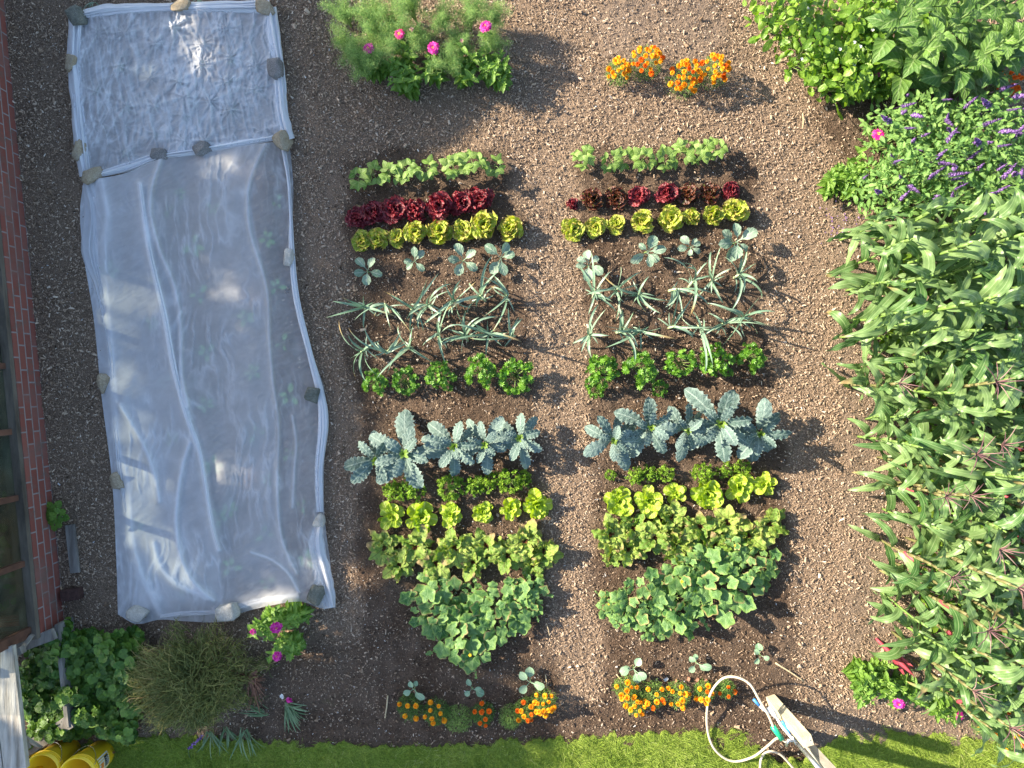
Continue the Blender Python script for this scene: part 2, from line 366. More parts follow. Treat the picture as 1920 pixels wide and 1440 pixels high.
# lawn
mb = MB(); cx = np.linspace(-560, 2560, 781); ys = lawn_y(cx)
rows = np.concatenate([[0, 2], np.linspace(8, 260, 40), [600, 2600]])
X = np.broadcast_to(cx, (len(rows), len(cx))); Y = ys[None]+rows[:, None]
Z = .022+.008*(fbm(X/30, Y/30, 3)-.5)*2; Z[0] = -.02
mb.add(np.stack([(X-960)/200, (720-Y)/200, Z], -1), gridq(len(rows), len(cx))[:, ::-1])
m = NT('lawn'); P = m.wpos(); n1 = m.noise(70., 5, .7, P); n2 = m.noise(2.5, 3, .6, P)
c = m.mix(m.n('MapRange', i_0=n2, i_1=.35, i_2=.65).outputs[0], m.ramp(n1, [(.3, (.06, .105, .015)), (.7, (.25, .34, .045))]), m.ramp(n1, [(.3, (.09, .13, .02)), (.7, (.33, .40, .07))]))
o = mb.build('lawn', m.end(m.bsdf(c, .9, m.bump(n1, .8, .02), .2))); o['kind'] = 'structure'
n = 95000; px = rng.uniform(-100, 2020, n); py = lawn_y(px)+rng.random(n)**.85*170-3
x = (px-960)/200; y = (720-py)/200; P0 = np.stack([x, y, np.full(n, .02)], 1)
az = fbm(px/25., py/25., 2)*14+rng.normal(0, .9, n); hh = rng.uniform(.02, .045, n); ln = rng.uniform(.4, 1.6, n)*hh
P1 = P0+np.stack([np.cos(az)*ln, np.sin(az)*ln, hh], 1)
mb = MB(); slivers(mb, P0, P1, rng.uniform(.003, .006, n), np.clip(rng.normal(.5, .2, n)+.5*(fbm(px/90., py/60., 3)-.5), 0, 1))
tag(mb.build('grass', tintmat('grass_blades', [(0, (.10, .18, .02)), (.5, (.27, .38, .05)), (.85, (.42, .52, .11)), (1, (.55, .54, .25))], .6, .3, .1, .3)), 'short green lawn grass along the bottom of the garden', 'grass')['kind'] = 'stuff'

# ------------------------------------------------------------------ trees beyond the greenhouse (out of frame): unseen crowns, leafed only where shade is wanted, with gaps shaped for sun spots
wallm = plain('bark', (.08, .055, .04), (.18, .13, .10), 12., .95, .8, stretch=(1, 1, .2))
treem = leafmat('tree_leaf', (.04, .09, .015), (.09, .16, .03), vein=(.15, .2, .06), tr=.25)
edgeX = [(-400, 640), (0, 640), (120, 690), (200, 900), (250, 840), (300, 760), (420, 735), (560, 715), (700, 690), (850, 690), (1000, 730), (1100, 770), (1200, 900), (1290, 960), (1385, 1020), (1440, 1030), (1700, 1040)]
gaps = [(340, 62, 34, 30), (345, 22, 18, 40), (300, 150, 20, 14), (235, 565, 55, 40), (328, 580, 18, 34), (245, 640, 34, 12), (240, 712, 30, 28), (448, 550, 12, 36), (255, 820, 36, 44),
        (285, 900, 34, 70), (262, 975, 26, 60), (335, 1040, 34, 30), (380, 1085, 38, 22), (300, 1010, 24, 24), (432, 885, 30, 22), (640, 1075, 44, 36), (560, 1180, 36, 40), (430, 322, 30, 16), (395, 120, 10, 30),
        (90, 1300, 60, 26), (115, 1345, 46, 26), (220, 1330, 40, 60), (260, 1250, 34, 30), (330, 1300, 50, 50), (20, 1330, 30, 110), (520, 1160, 50, 40), (150, 1430, 60, 36), (90, 1230, 20, 20), (380, 1210, 30, 20)]
def lit(px, py, jit):
    e = np.interp(py, [a for a, b in edgeX], [b for a, b in edgeX]); r = sstep(e-50, e+50, px+jit*60)
    r = np.maximum(r, sstep(1.25, .75, np.min([np.hypot((px-a-36)/(c+15), (py-b-8)/(d+15)) for a, b, c, d in gaps], axis=0)+jit*.55))
    return r
spans = [(-420, 330, 'oak'), (330, 830, 'mid'), (830, 1330, 'low')]
for k, (ya, yb, _) in enumerate(spans+[(1330, 1760, 'end')]):  # the extra end crown is added to shade the left lawn
    n = int(22000*(yb-ya)/500); px = rng.uniform(-260, 1120, n); py = rng.uniform(ya, yb, n)
    jit = (fbm(px/30., py/30., 4, vn2)-.5)*2.6
    keep = rng.random(n) > lit(px, py, jit)  # leaves dropped along sun rays that should reach the ground
    px, py = px[keep], py[keep]; n = len(px); Lg = rng.uniform(9.2, 12.8, n)
    base = np.stack([(px-960)/200, (720-py)/200, 0*px], 1)+sd[None]*Lg[:, None]
    mb = MB(); 
    for b in base: leaf(mb, b, U(0, 6.28), U(.09, .15), U(.06, .10), U(-.9, .9), U(-1.2, .4), ([0, .1, .5, 1], [.1, .6, 1, .05]), 3, 2, cup=.2, roll=U(-1, 1), tint=random.random())
    c = base.mean(0)
    t = thing('shade_tree', ['broadleaf tree beyond the top end of the greenhouse', 'broadleaf tree beyond the middle of the greenhouse', 'broadleaf tree beyond the lower end of the greenhouse', 'broadleaf tree beyond the wooden bench and the lawn'][k], 'tree', (c[0], c[1], 0), group='trees beyond the greenhouse')
    cr = part('crown', mb, treem, t); cr.location = (-c[0], -c[1], 0)
    mb = MB(); top = c[2]
    tube(mb, spline([(0, 0, 0), (.05, .02, 1.5), (-.05, .05, 3.2), (0, 0, top)], 10), np.linspace(.2, .06, 10), 9)
    for j in range(9):
        a = base[random.randrange(n)]-np.array([c[0], c[1], 0]); z0 = U(2.4, 4.)
        tube(mb, spline([(0, 0, z0), (a[0]*.4, a[1]*.4, z0+(a[2]-z0)*.6), a], 8), np.linspace(.07, .012, 8), 6)
    part('trunk', mb, wallm, t)

# ------------------------------------------------------------------ the greenhouse along the left edge
def brickm():
    m = NT('brick'); P = m.obj(); br = m.n('TexBrick'); sp = m.n('SeparateXYZ'); m.t.links.new(P, sp.inputs[0]); cb = m.n('CombineXYZ')
    m.t.links.new(sp.outputs[1], cb.inputs[0]); m.t.links.new(sp.outputs[2], cb.inputs[1]); m.t.links.new(cb.outputs[0], br.inputs['Vector'])
    br.inputs['Scale'].default_value = 1; br.inputs['Brick Width'].default_value = .225; br.inputs['Row Height'].default_value = .085; br.inputs['Mortar Size'].default_value = .007
    br.inputs['Color1'].default_value = (.22, .065, .048, 1); br.inputs['Color2'].default_value = (.28, .095, .07, 1); br.inputs['Mortar'].default_value = (.30, .27, .26, 1)
    n = m.noise(30., 5, .6, P); n4 = m.noise(3., 4, .6, P)
    col = m.mix(m.n('MapRange', i_0=n4, i_1=.5, i_2=.75).outputs[0], br.outputs['Color'], (.22, .12, .10))
    col = m.mix(m.math('MULTIPLY', n, .4), col, (.14, .07, .06)); gr_ = m.n('MapRange', i_0=m.noise(7., 6, .75, P), i_1=.52, i_2=.62).outputs[0]; col = m.mix(m.math('MULTIPLY', gr_, .55), col, (.13, .11, .09))
    hh = m.math('SUBTRACT', m.math('MULTIPLY', n, .3), br.outputs['Fac'])
    return m.end(m.bsdf(col, .9, m.bump(hh, .6, .01), .2))
BR = brickm()
oldwood = plain('weathered_timber', (.12, .105, .09), (.30, .28, .25), 16., .9, .7, stretch=(1., .12, 1.))
redwood = plain('stained_timber', (.055, .025, .016), (.17, .08, .05), 14., .8, .5, stretch=(.3, .3, .3))
p0 = np.array(at(8, 0)); p1 = np.array(at(121, 1165)); dv = p1-p0; Lw = np.linalg.norm(dv); a_w = math.atan2(dv[1], dv[0])+pi/2
# local frame: y runs up the picture along the wall, x points to the garden
gr = thing('greenhouse', 'brick-based greenhouse with murky glass panes at the left edge', 'greenhouse', (p1[0], p1[1], 0), a_w)
Lw2 = Lw+1.2
mb = MB(); box(mb, (-.06, Lw2/2, .15), (.12, Lw2, .34)); box(mb, (-1.3, .06, .15), (2.36, .12, .34)); part('brick_wall', mb, BR, gr, False)
mb = MB(); box(mb, (-.075, Lw2/2-.01, .345), (.14, Lw2+.04, .05)); box(mb, (-1.32, .02, .345), (2.35, .14, .05)); part('sill', mb, plain('grimy_sill', (.05, .04, .03), (.17, .145, .115), 10., .9, .6, stretch=(1., .2, 1.)), gr, False)
m = NT('murky_glass'); P = m.obj(); n = m.noise(5., 6, .75, P); n_ = m.noise(1.6, 3, .6, P)
c = m.mix(m.n('MapRange', i_0=n_, i_1=.35, i_2=.65).outputs[0], m.ramp(n, [(.3, (.015, .03, .025)), (.6, (.07, .10, .075)), (.8, (.22, .24, .18))]), m.ramp(n, [(.3, (.03, .025, .015)), (.6, (.13, .10, .05)), (.8, (.3, .26, .17))]))
g_ = m.bsdf(c, .12, m.bump(m.noise(3., 2, .5, P), .08, .02), .5); tr_ = m.n('BsdfTransparent', i_0=(.86, .90, .88)); mx = m.n('MixShader', i_0=.62); m.set(mx, 1, g_); m.set(mx, 2, tr_.outputs[0])
GL = m.end(mx.outputs[0])
m = NT('clear_glass'); g_ = m.bsdf((.5, .55, .53), .06, None, .5); tr_ = m.n('BsdfTransparent', i_0=(.93, .95, .94)); mx = m.n('MixShader', i_0=.88); m.set(mx, 1, g_); m.set(mx, 2, tr_.outputs[0]); GLR = m.end(mx.outputs[0])
ph = .95; sp_ = .585; npn = int(Lw2/sp_)+1
for k in range(npn):
    y0 = .06+k*sp_; 
    mb = MB(); V = [(-.075, y0+.03, .37), (-.075, y0+sp_-.03, .37), (-.085, y0+sp_-.03, ph), (-.085, y0+.03, ph)]
    V2 = [(a-.006, b, c) for a, b, c in V]
    mb.add(V+V2, [[0, 1, 2, 3], [7, 6, 5, 4], [0, 4, 5, 1], [3, 2, 6, 7], [0, 3, 7, 4], [1, 5, 6, 2]]); part('glass_pane', mb, GL, gr, False)
    mb = MB(); box(mb, (-.07, y0, .37+(ph-.37)/2), (.05, .05, ph-.37)); part('glazing_bar', mb, redwood, gr, False)
mb = MB(); box(mb, (-.085, Lw2/2, ph+.04), (.1, Lw2, .08)); part('eaves_beam', mb, redwood, gr, False)
mb = MB(); box(mb, (-1.25, .03, .42), (2.3, .07, .1)); part('end_rail', mb, redwood, gr, False)
for k in range(4):
    mb = MB(); box(mb, (-.36-k*.58, .03, .67), (.53, .01, .55)); part('glass_pane', mb, GL, gr, False)
    mb = MB(); box(mb, (-.08-k*.58, .03, .68), (.06, .06, .56)); part('glazing_bar', mb, redwood, gr, False)
mb = MB(); sl = .75/1.22                     # glazed roof up to the ridge
for s in (0, 1):
    xa, xb = (-.06, -1.28) if s == 0 else (-2.5, -1.28)
    V = [(xa, 0, ph+.08), (xa, Lw2, ph+.08), (xb, Lw2, ph+.43), (xb, 0, ph+.43)]; V2 = [(a, b, c+.012) for a, b, c in V]
    mb.add(V+V2, [[3, 2, 1, 0], [4, 5, 6, 7], [0, 1, 5, 4], [2, 3, 7, 6], [1, 2, 6, 5], [0, 4, 7, 3]])
part('glass_roof', mb, GLR, gr, False)
mb = MB(); box(mb, (-2.5, Lw2/2, .52), (.08, Lw2, 1.0)); part('rear_wall', mb, oldwood, gr, False)
mb = MB(); box(mb, (-1.28, Lw2/2, .02), (2.3, Lw2-.2, .06)); part('floor', mb, plain('greenhouse_floor', (.05, .04, .03), (.14, .11, .08), 9.), gr, False)
tomm = leafmat('greenhouse_crop', (.04, .09, .02), (.10, .19, .03), tr=.3)
mb = MB()
for k in range(420):
    y = U(.2, Lw2-.3); leaf(mb, (U(-.75, -.2), y, U(.1, .6)), U(0, 6.28), U(.08, .18), U(.05, .09), U(-.3, .9), U(-.9, .2), ([0, .1, .5, 1], [.1, .6, 1, .1]), 4, 2, tint=random.random())
tag(mb.build('greenhouse_crop', tomm, None), 'dark leafy crop growing behind the murky greenhouse glass', 'plants')['kind'] = 'stuff'
oc = bpy.data.objects['greenhouse_crop']; oc.location = gr.location; oc.rotation_euler = gr.rotation_euler

# plank, brick, timber frame, bench, buckets by the greenhouse
def board(mb, a, b, wd, th, z0, z1=None):    # a straight board between two ground points
    a = np.array(a); b = np.array(b); z1 = z0 if z1 is None else z1; d = b-a; L = np.linalg.norm(d); d = d/L; s = np.array([-d[1], d[0]])*wd/2
    ns = 9; V = []
    for k in range(ns):
        t = k/(ns-1); c = a+(b-a)*t; z = z0+(z1-z0)*t; j = .004*math.sin(k*2.3)
        V += [(*(c-s*(1+j)), z), (*(c+s), z), (*(c+s), z+th), (*(c-s*(1+j)), z+th)]
    i = np.arange(ns-1)[:, None]*4; j = np.arange(4)[None]; Q = np.stack([i+j, i+(j+1) % 4, i+4+(j+1) % 4, i+4+j], -1).reshape(-1, 4)
    Q = np.concatenate([Q[:, ::-1], [[0, 1, 2, 3]], [[4*ns-1, 4*ns-2, 4*ns-3, 4*ns-4]]]); mb.add(V, Q)
silver = plain('silvered_timber', (.20, .175, .14), (.56, .53, .47), 22., .92, .9, stretch=(1., .10, 1.), dist=.02)
mb = MB(); board(mb, at(128, 985, .05), at(138, 1075, .05), .08, .03, .01); tag(mb.build('loose_plank', oldwood, None, False), 'short grey weathered plank lying beside the brick wall', 'plank')
mb = MB(); c = at(137, 1113, .03); box(mb, (c[0], c[1], .045), (.17, .10, .075), .12); tag(mb.build('loose_brick', plain('old_brick', (.035, .018, .015), (.10, .05, .04), 25., .95, .6), None, False), 'dark loose brick at the end of the greenhouse wall', 'brick')
fr = thing('timber_frame', 'low grey timber frame around leafy ground cover below greenhouse', 'planter frame', (*at(60, 1280), 0))
fc = np.array([*at(60, 1280), 0])
def fpart(nm, a, b, wd, th, z0, z1=None, mat=oldwood):
    mb = MB(); board(mb, np.array(a)-fc[:2], np.array(b)-fc[:2], wd, th, z0, z1); part(nm, mb, mat, fr, False)
fpart('side_board', at(108, 1170, .2), at(128, 1362, .2), .035, .24, -.02)
fpart('end_board', at(-30, 1238, .3), at(98, 1190, .3), .10, .05, .25)
fpart('end_board', at(20, 1425, .2), at(132, 1352, .2), .12, .05, .16)
bn = thing('wooden_bench', 'bleached knotty plank bench at the lower left corner of the garden', 'bench', (*at(30, 1320, 0), 0)); fc = np.array([*at(30, 1320), 0])
def bpart(nm, a, b, wd, th, z0, z1=None, mat=silver):
    mb = MB(); board(mb, np.array(a)-fc[:2], np.array(b)-fc[:2], wd, th, z0, z1); part(nm, mb, mat, bn, False)
bpart('seat_plank', at(6, 1212, .62), at(32, 1440, .62), .19, .045, .6); bpart('seat_plank', at(-42, 1212, .62), at(-12, 1440, .62), .19, .045, .6)
bpart('cross_bar', at(-30, 1250, .5), at(48, 1215, .5), .06, .06, .5, mat=oldwood); bpart('cross_bar', at(-10, 1425, .5), at(56, 1395, .5), .06, .06, .5, mat=oldwood)
bpart('brace', at(52, 1195, .45), at(30, 1240, .5), .03, .03, .38, .55, oldwood); bpart('brace', at(46, 1368, .5), at(78, 1400, .3), .03, .03, .55, .3, oldwood)
for q in ((20, 1230), (44, 1410)):
    a = at(*q, .3); mb = MB(); box(mb, (a[0]-fc[0]-.05, a[1]-fc[1], .25), (.06, .06, .5)); part('leg', mb, oldwood, bn, False)

m = NT('yellow_plastic'); P = m.obj(); n = m.noise(14., 4, .6, P)
YEL = m.end(m.bsdf(m.mix(m.n('MapRange', i_0=n, i_1=.62, i_2=.75).outputs[0], (.88, .60, .02), (.45, .29, .04)), .35, None, .5))
WHT = plain('white_print', (.62, .62, .60), (.7, .7, .68), 30., .5, .02); BLK = plain('black_print', (.015, .015, .018), (.03, .03, .03), 30., .5, .02); ORG = plain('orange_print', (.75, .2, .03), (.8, .28, .05), 30., .5, .02)
METAL = plain('galvanised_steel', (.35, .36, .37), (.55, .56, .57), 60., .35, .1, .5, .9)
def ringmesh(mb, prof, n=40):
    prof = np.array(prof); th = np.arange(n)*2*pi/n; V = np.stack([prof[:, 0:1]*np.cos(th), prof[:, 0:1]*np.sin(th), prof[:, 1:2]+0*th], -1).reshape(-1, 3)
    i = np.arange(len(prof)-1)[:, None]*n; j = np.arange(n)[None]; j2 = (j+1) % n
    mb.add(V, np.stack([i+j, i+j2, i+n+j2, i+n+j], -1).reshape(-1, 4))
def patch(mb, r0, a0, a1, z0, z1, n=14, out=.0015, taper=.035/.37):
    V = []
    for k in range(n+1):
        a = a0+(a1-a0)*k/n
        for z in (z0, z1): r = r0+z*taper+out; V.append((r*math.cos(a), r*math.sin(a), z))
    mb.add(V, [[2*k, 2*k+2, 2*k+3, 2*k+1] for k in range(n)])
def bucket(label, x, y, rz, junk, sticker):
    b = thing('bucket', label, 'bucket', (x, y, .02), rz, 'yellow plastic buckets on the lawn')
    mb = MB(); ringmesh(mb, [(.001, 0), (.118, 0), (.122, .004), (.153, .33), (.160, .335), (.160, .345), (.155, .348), (.157, .37), (.150, .372), (.146, .366), (.116, .012), (.001, .012)]); bd = part('body', mb, YEL, b)
    mb = MB()
    for z in (.30, .318): ringmesh(mb, [(.1505+z*.004, z), (.158, z+.001), (.158, z+.006), (.151, z+.007)])
    part('rib', mb, YEL, b)
    mb = MB(); P = [(.158*math.cos(a), .158*math.sin(a)*.95-(.02 if 0 < a < pi else 0), .34-.17*math.sin(a)) for a in np.linspace(0, pi, 24)]; P = [(x_, y_+.03, z_) for x_, y_, z_ in P]
    tube(mb, P, .0022, 6); part('wire_handle', mb, METAL, b)
    mb = MB()
    if junk:
        for k in range(46): a = U(0, 6.28); r = .10*math.sqrt(random.random()); leaf(mb, (r*math.cos(a), r*math.sin(a), U(.02, .07)), U(0, 6.28), U(.04, .09), U(.008, .03), U(-.3, .6), U(-.4, .4), ([0, .5, 1], [.2, 1, .1]), 4, 2, tint=random.random())
        tag(mb.build('leaf_litter', plain('dead_leaf', (.06, .03, .01), (.2, .12, .04), 30.), None), 'brown dead leaves in the bottom of the right yellow bucket', 'leaves').location = (x, y, .035)
        bpy.data.objects['leaf_litter']['kind'] = 'stuff'
    if sticker:                              # printed sticker: white field, dark badge with white letters, small orange figure
        mb = MB(); patch(mb, .120, -.75, .32, .10, .27); lb = part('sticker', mb, WHT, b)
        mb = MB(); patch(mb, .120, -.55, .12, .115, .175, out=.003); reg(lb, mb.build('badge', BLK, lb))
        mb = MB(); patch(mb, .120, -.5, -.15, .2, .245, out=.003, n=6); reg(lb, mb.build('emblem', ORG, lb))
        mb = MB()
        for a in (-.42, -.30, -.18, -.06): patch(mb, .120, a, a+.035, .128, .162, n=2, out=.0045); patch(mb, .120, a+.035, a+.075, .128, .136, n=2, out=.0045)
        reg(lb, mb.build('lettering', WHT, lb))
    return b
def rimat(px, py): return at(px, py, .37)
bx, by = rimat(80, 1445); bucket('left yellow plastic bucket standing open, clean inside', bx, by, .3, False, False)
bx, by = rimat(146, 1452); bucket('right yellow bucket with printed sticker and dead leaves inside', bx, by, .35, True, True)
bx, by = rimat(30, 1472); bucket('yellow bucket cut by the bottom edge, beneath the bench plank', bx, by, 2., False, False)

# ------------------------------------------------------------------ stones
def stone(px, py, w_, h_, ang, pale, label, zb):
    bm = bmesh.new(); L, W_ = w_/200., h_/200.; T_ = min(L, W_)*.75
    for k in range(16):
        v = np.random.default_rng(px*7+k).normal(size=3); v /= np.linalg.norm(v); v = np.sign(v)*np.abs(v)**.6
        bm.verts.new((v[0]*L/2*.95, v[1]*W_/2*.95, v[2]*T_/2))
    bmesh.ops.convex_hull(bm, input=bm.verts); 
    bmesh.ops.delete(bm, geom=[v for v in bm.verts if not v.link_faces], context='VERTS')
    bmesh.ops.triangulate(bm, faces=bm.faces); bmesh.ops.subdivide_edges(bm, edges=list(bm.edges), cuts=4, use_grid_fill=True)
    for _ in range(1): bmesh.ops.smooth_vert(bm, verts=bm.verts, factor=.5, use_axis_x=True, use_axis_y=True, use_axis_z=True)
    for v in bm.verts: v.co *= 1.14+.12*(float(fbm(v.co.x*60+px, v.co.y*60+v.co.z*45+py, 3))-.5)*2
    me = bpy.data.meshes.new('stone'); bm.to_mesh(me); bm.free(); me.materials.append(STM[pale]); me.polygons.foreach_set('use_smooth', [True]*len(me.polygons))
    o = bpy.data.objects.new('stone', me); sc.collection.objects.link(o); x, y = at(px, py, zb+.05); o.location = (x, y, zb+T_*.42); o.rotation_euler = (0, 0, ang)
    return tag(o, label, 'stone', 'stones holding down the white covers')
def stm(name, a, b, c_, sc_=40., bp=.7):
    m = NT(name); P = m.obj(); n = m.noise(sc_, 6, .7, P); n2 = m.noise(9., 4, .6, P); g = m.noise(160., 3, .7, P)
    col = m.mix(m.n('MapRange', i_0=n2, i_1=.4, i_2=.65).outputs[0], m.ramp(n, [(.3, a), (.7, b)]), m.ramp(g, [(.35, a), (.7, c_)]))
    return m.end(m.bsdf(col, .92, m.bump(m.math('ADD', n, m.math('MULTIPLY', g, .6)), bp, .012), .2))
STM = [stm('tan_stone', (.24, .18, .11), (.50, .41, .28), (.62, .55, .43)), stm('dark_green_stone', (.09, .095, .075), (.21, .21, .17), (.32, .31, .26)),
       stm('speckled_grey_stone', (.08, .075, .07), (.36, .34, .32), (.6, .57, .54), 110., 1.), stm('pale_stone', (.38, .34, .28), (.66, .62, .54), (.75, .72, .66))]
stones = [(145, 31, 30, 40, .5, 1, 'dark green stone on the top left corner of upper cover', .05), (340, 11, 36, 26, .2, 0, 'ochre stone on the middle of upper cover top edge', .05),
 (498, 13, 42, 26, -.1, 0, 'mossy tan stone on the top right corner of upper cover', .05), (134, 117, 24, 34, -.2, 0, 'olive brown stone high on the left edge of upper cover', .04),
 (517, 129, 30, 40, .2, 2, 'speckled grey stone on the right edge of upper cover', .05), (148, 281, 22, 38, -.3, 0, 'brown wedge stone low on the left edge of upper cover', .04),
 (172, 327, 46, 24, .6, 0, 'long ochre stone where the two covers meet on the left', .05), (297, 289, 32, 24, .0, 2, 'tan blocky stone at the seam, left of the speckled cube', .05),
 (379, 280, 34, 28, .15, 2, 'speckled cube stone in the middle of the seam', .05), (531, 262, 38, 34, -.5, 0, 'greenish tan stone at the right end of the seam', .05),
 (540, 482, 22, 34, .1, 3, 'pale stone high on the right edge of lower cover', .04), (589, 741, 32, 30, -.3, 1, 'grey rounded stone halfway down lower cover right edge', .04),
 (195, 718, 24, 38, .1, 0, 'tan stone halfway down lower cover left edge', .01), (222, 901, 26, 34, .2, 0, 'brown stone low on lower cover left edge', .01),
 (597, 976, 22, 26, .0, 3, 'whitish stone low on lower cover right edge', .04), (592, 1115, 30, 36, -.4, 1, 'grey blocky stone at lower cover bottom right corner', .05),
 (428, 1147, 40, 34, .3, 3, 'pale broken stone on the bottom edge of lower cover', .05), (257, 1150, 36, 32, .7, 3, 'pale square stone at lower cover bottom left corner', .05)]
for s in stones: stone(*s)

# ------------------------------------------------------------------ row covers
def covermat():
    m = NT('white_fleece'); u, v, ti, ex = m.la(); P = m.wpos()
    a = m.n('BsdfDiffuse', i_0=(.88, .89, .91)); n = m.noise(900., 2, .5, P); wv = m.noise(26., 5, .7, P)
    nb = m.bump(m.math('ADD', m.math('MULTIPLY', wv, 1.), m.math('MULTIPLY', n, .1)), .35, .015); m.set(a, 'Normal', nb)
    t = m.n('BsdfTranslucent', i_0=(.88, .89, .91)); md = m.n('MixShader', i_0=.35); m.set(md, 1, a.outputs[0]); m.set(md, 2, t.outputs[0])
    op = m.math('ADD', u, m.math('MULTIPLY', m.math('SUBTRACT', m.noise(7., 5, .65, P), .5), .22))
    op = m.n('Clamp', i_0=op).outputs[0]; tp = m.n('BsdfTransparent')
    mx = m.n('MixShader'); m.set(mx, 0, op); m.set(mx, 1, tp.outputs[0]); m.set(mx, 2, md.outputs[0]); return m.end(mx.outputs[0])
CV = covermat()
def pdist(X, Y, pts):                        # distance to a polyline (px) and parameter along it
    d = np.full(X.shape, 1e9); pts = spline(pts, 50)
    for a, b in zip(pts[:-1], pts[1:]):
        ab = b-a; t = np.clip(((X-a[0])*ab[0]+(Y-a[1])*ab[1])/(ab@ab+1e-9), 0, 1)
        d = np.minimum(d, np.hypot(X-a[0]-t*ab[0], Y-a[1]-t*ab[1]))
    return d
def coons(T, B, L, Rr, m_, n_):
    s = np.linspace(0, 1, n_)[None, :, None]; t = np.linspace(0, 1, m_)[:, None, None]
    T = spline(T, n_)[None]; B = spline(B, n_)[None]; L = spline(L, m_)[:, None]; Rr = spline(Rr, m_)[:, None]
    return (1-t)*T+t*B+(1-s)*L+s*Rr-((1-s)*(1-t)*T[:, :1]+s*(1-t)*T[:, -1:]+(1-s)*t*B[:, :1]+s*t*B[:, -1:])
def cloth(name, XY, hf, parent):
    X, Y = XY[..., 0], XY[..., 1]; h, op = hf(X, Y); k = (H-h)/H/200; mb = MB(); A = np.zeros(X.shape+(4,)); A[..., 0] = op
    mb.add(np.stack([(X-960)*k, (720-Y)*k, h], -1), gridq(*X.shape), A=A.reshape(-1, 4)); return part(name, mb, CV, parent)
def band(name, pts, wds, parent, z0=.03, hmax=.05, op=1.0, seed=0):   # gathered, rolled-up edge: a bundle of lengthwise pleats
    P = spline([(a, b) for a, b in pts], 90); Wd = np.interp(np.linspace(0, 1, 90), np.linspace(0, 1, len(wds)), wds)
    T = np.gradient(P, axis=0); T /= np.linalg.norm(T, axis=1)[:, None]; N = np.stack([-T[:, 1], T[:, 0]], 1)
    s = np.linspace(-1, 1, 23); t = np.arange(90)
    Sg, Tg = np.meshgrid(s, t); wob = 1+.12*(fbm(Tg/7.+seed, Sg*0+seed*3.1, 2)-.5)*2
    XY = P[:, None]+N[:, None]*(Sg*wob*Wd[:, None]/2)[..., None]
    pl = vn(Sg*5.5+seed*9+Tg/40., Tg/28.+Sg*1.5); h = z0+.01+hmax*1.3*np.sqrt(np.clip(1-Sg**2, 0, 1))*(.5+.7*pl)
    k = (H-h)/H/200; A = np.zeros(h.shape+(4,)); A[..., 0] = np.clip(op*(.86+.4*pl), 0, 1)
    mb = MB(); mb.add(np.stack([(XY[..., 0]-960)*k, (720-XY[..., 1])*k, h], -1), gridq(90, 23), A=A.reshape(-1, 4)); return part(name, mb, CV, parent)
cu = thing('fleece_cover', 'upper crinkled white fleece cover, nearly square, pinned by stones', 'row cover')
peaks = [(325, 50, 1.7), (290, 82, 1.2), (425, 52, 1), (380, 82, 1), (222, 124, 1.1), (433, 108, 1.2), (379, 120, 1), (480, 123, 1), (335, 152, 1.4), (283, 147, .8), (427, 152, 1.2), (481, 166, 1), (180, 172, 1), (345, 182, 1.2),
         (395, 190, 1.2), (433, 205, 1.3), (290, 198, 1), (236, 200, 1.2), (235, 236, .8), (345, 215, .8), (290, 250, .8), (385, 262, 1.3), (345, 262, 1), (235, 290, .8), (490, 245, .8), (190, 230, .7), (185, 60, .8), (235, 62, .9)]
def h_up(X, Y):
    h = .05+.02*(fbm(X/50, Y/50, 3)-.5); op = np.full(X.shape, .43)
    for i, (a, b, s_) in enumerate(peaks):
        d = np.hypot(X-a, Y-b); th = np.arctan2(Y-b, X-a); w_ = .55+.45*np.sin(th*(5+i % 3)+i*1.7+.8*np.sin(th*2+i))
        w_ = w_*.6+.4*np.abs(np.sin(th*(4+i % 4)+i*2.3+2.2*fbm(X/30, Y/30, 2)))**3*2; f = np.exp(-d/11.)*1.0+np.exp(-d/42.)*.55*w_; h = h+.032*s_*f; op = op+.20*s_*np.exp(-d/8.)+.10*s_*np.exp(-d/34.)*w_
    lw = fbm((X-Y*.15)/12.+1.8*fbm(X/50, Y/70, 2, vn2), Y/75., 3); lr = np.clip(1-np.abs(lw-.5)*6, 0, 1)**2; h = h+.016*lr; op = op+.20*lr
    wr = fbm((X+Y*.35)/9.+2.5*fbm(X/40, Y/40, 2), (Y*.4-X*.2)/26., 4, vn2)
    rid = 1-np.abs(wr-.5)*4
    wr2 = fbm((Y+X*.5)/8., (X-Y*.2)/22., 3)
    h = h+.009*rid*np.clip(fbm(X/60, Y/60, 2, vn2)*1.7-.3, 0, 1)+.005*(1-np.abs(wr2-.5)*4); op = op+.30*np.clip(rid, 0, 1)**3*np.clip(fbm(X/50+9, Y/50, 2)*2.6-.7, 0, 1)+.10*np.clip(1-np.abs(wr2-.5)*14, 0, 1)
    return np.maximum(h, .02), np.clip(op, 0, .95)
cloth('fleece_sheet', coons([(140, 22), (220, 12), (330, 10), (430, 10), (510, 10)], [(158, 330), (230, 322), (300, 292), (375, 282), (440, 272), (540, 258)], [(140, 22), (134, 120), (140, 220), (158, 330)], [(510, 10), (520, 90), (524, 160), (540, 258)], 190, 240), h_up, cu)
band('rolled_edge', [(150, 28), (200, 20), (290, 15), (400, 14), (505, 13)], [14, 26, 18, 24, 26], cu, seed=1)
band('rolled_edge', [(143, 30), (139, 110), (146, 200), (152, 270), (160, 330)], [28, 28, 24, 28, 24], cu, seed=2)
band('rolled_edge', [(506, 14), (516, 90), (524, 150), (528, 210), (540, 262)], [26, 26, 24, 24, 26], cu, seed=3)
band('rolled_edge', [(190, 326), (240, 312), (300, 292), (370, 281), (440, 270), (515, 258)], [12, 20, 15, 20, 14, 12], cu, seed=4)
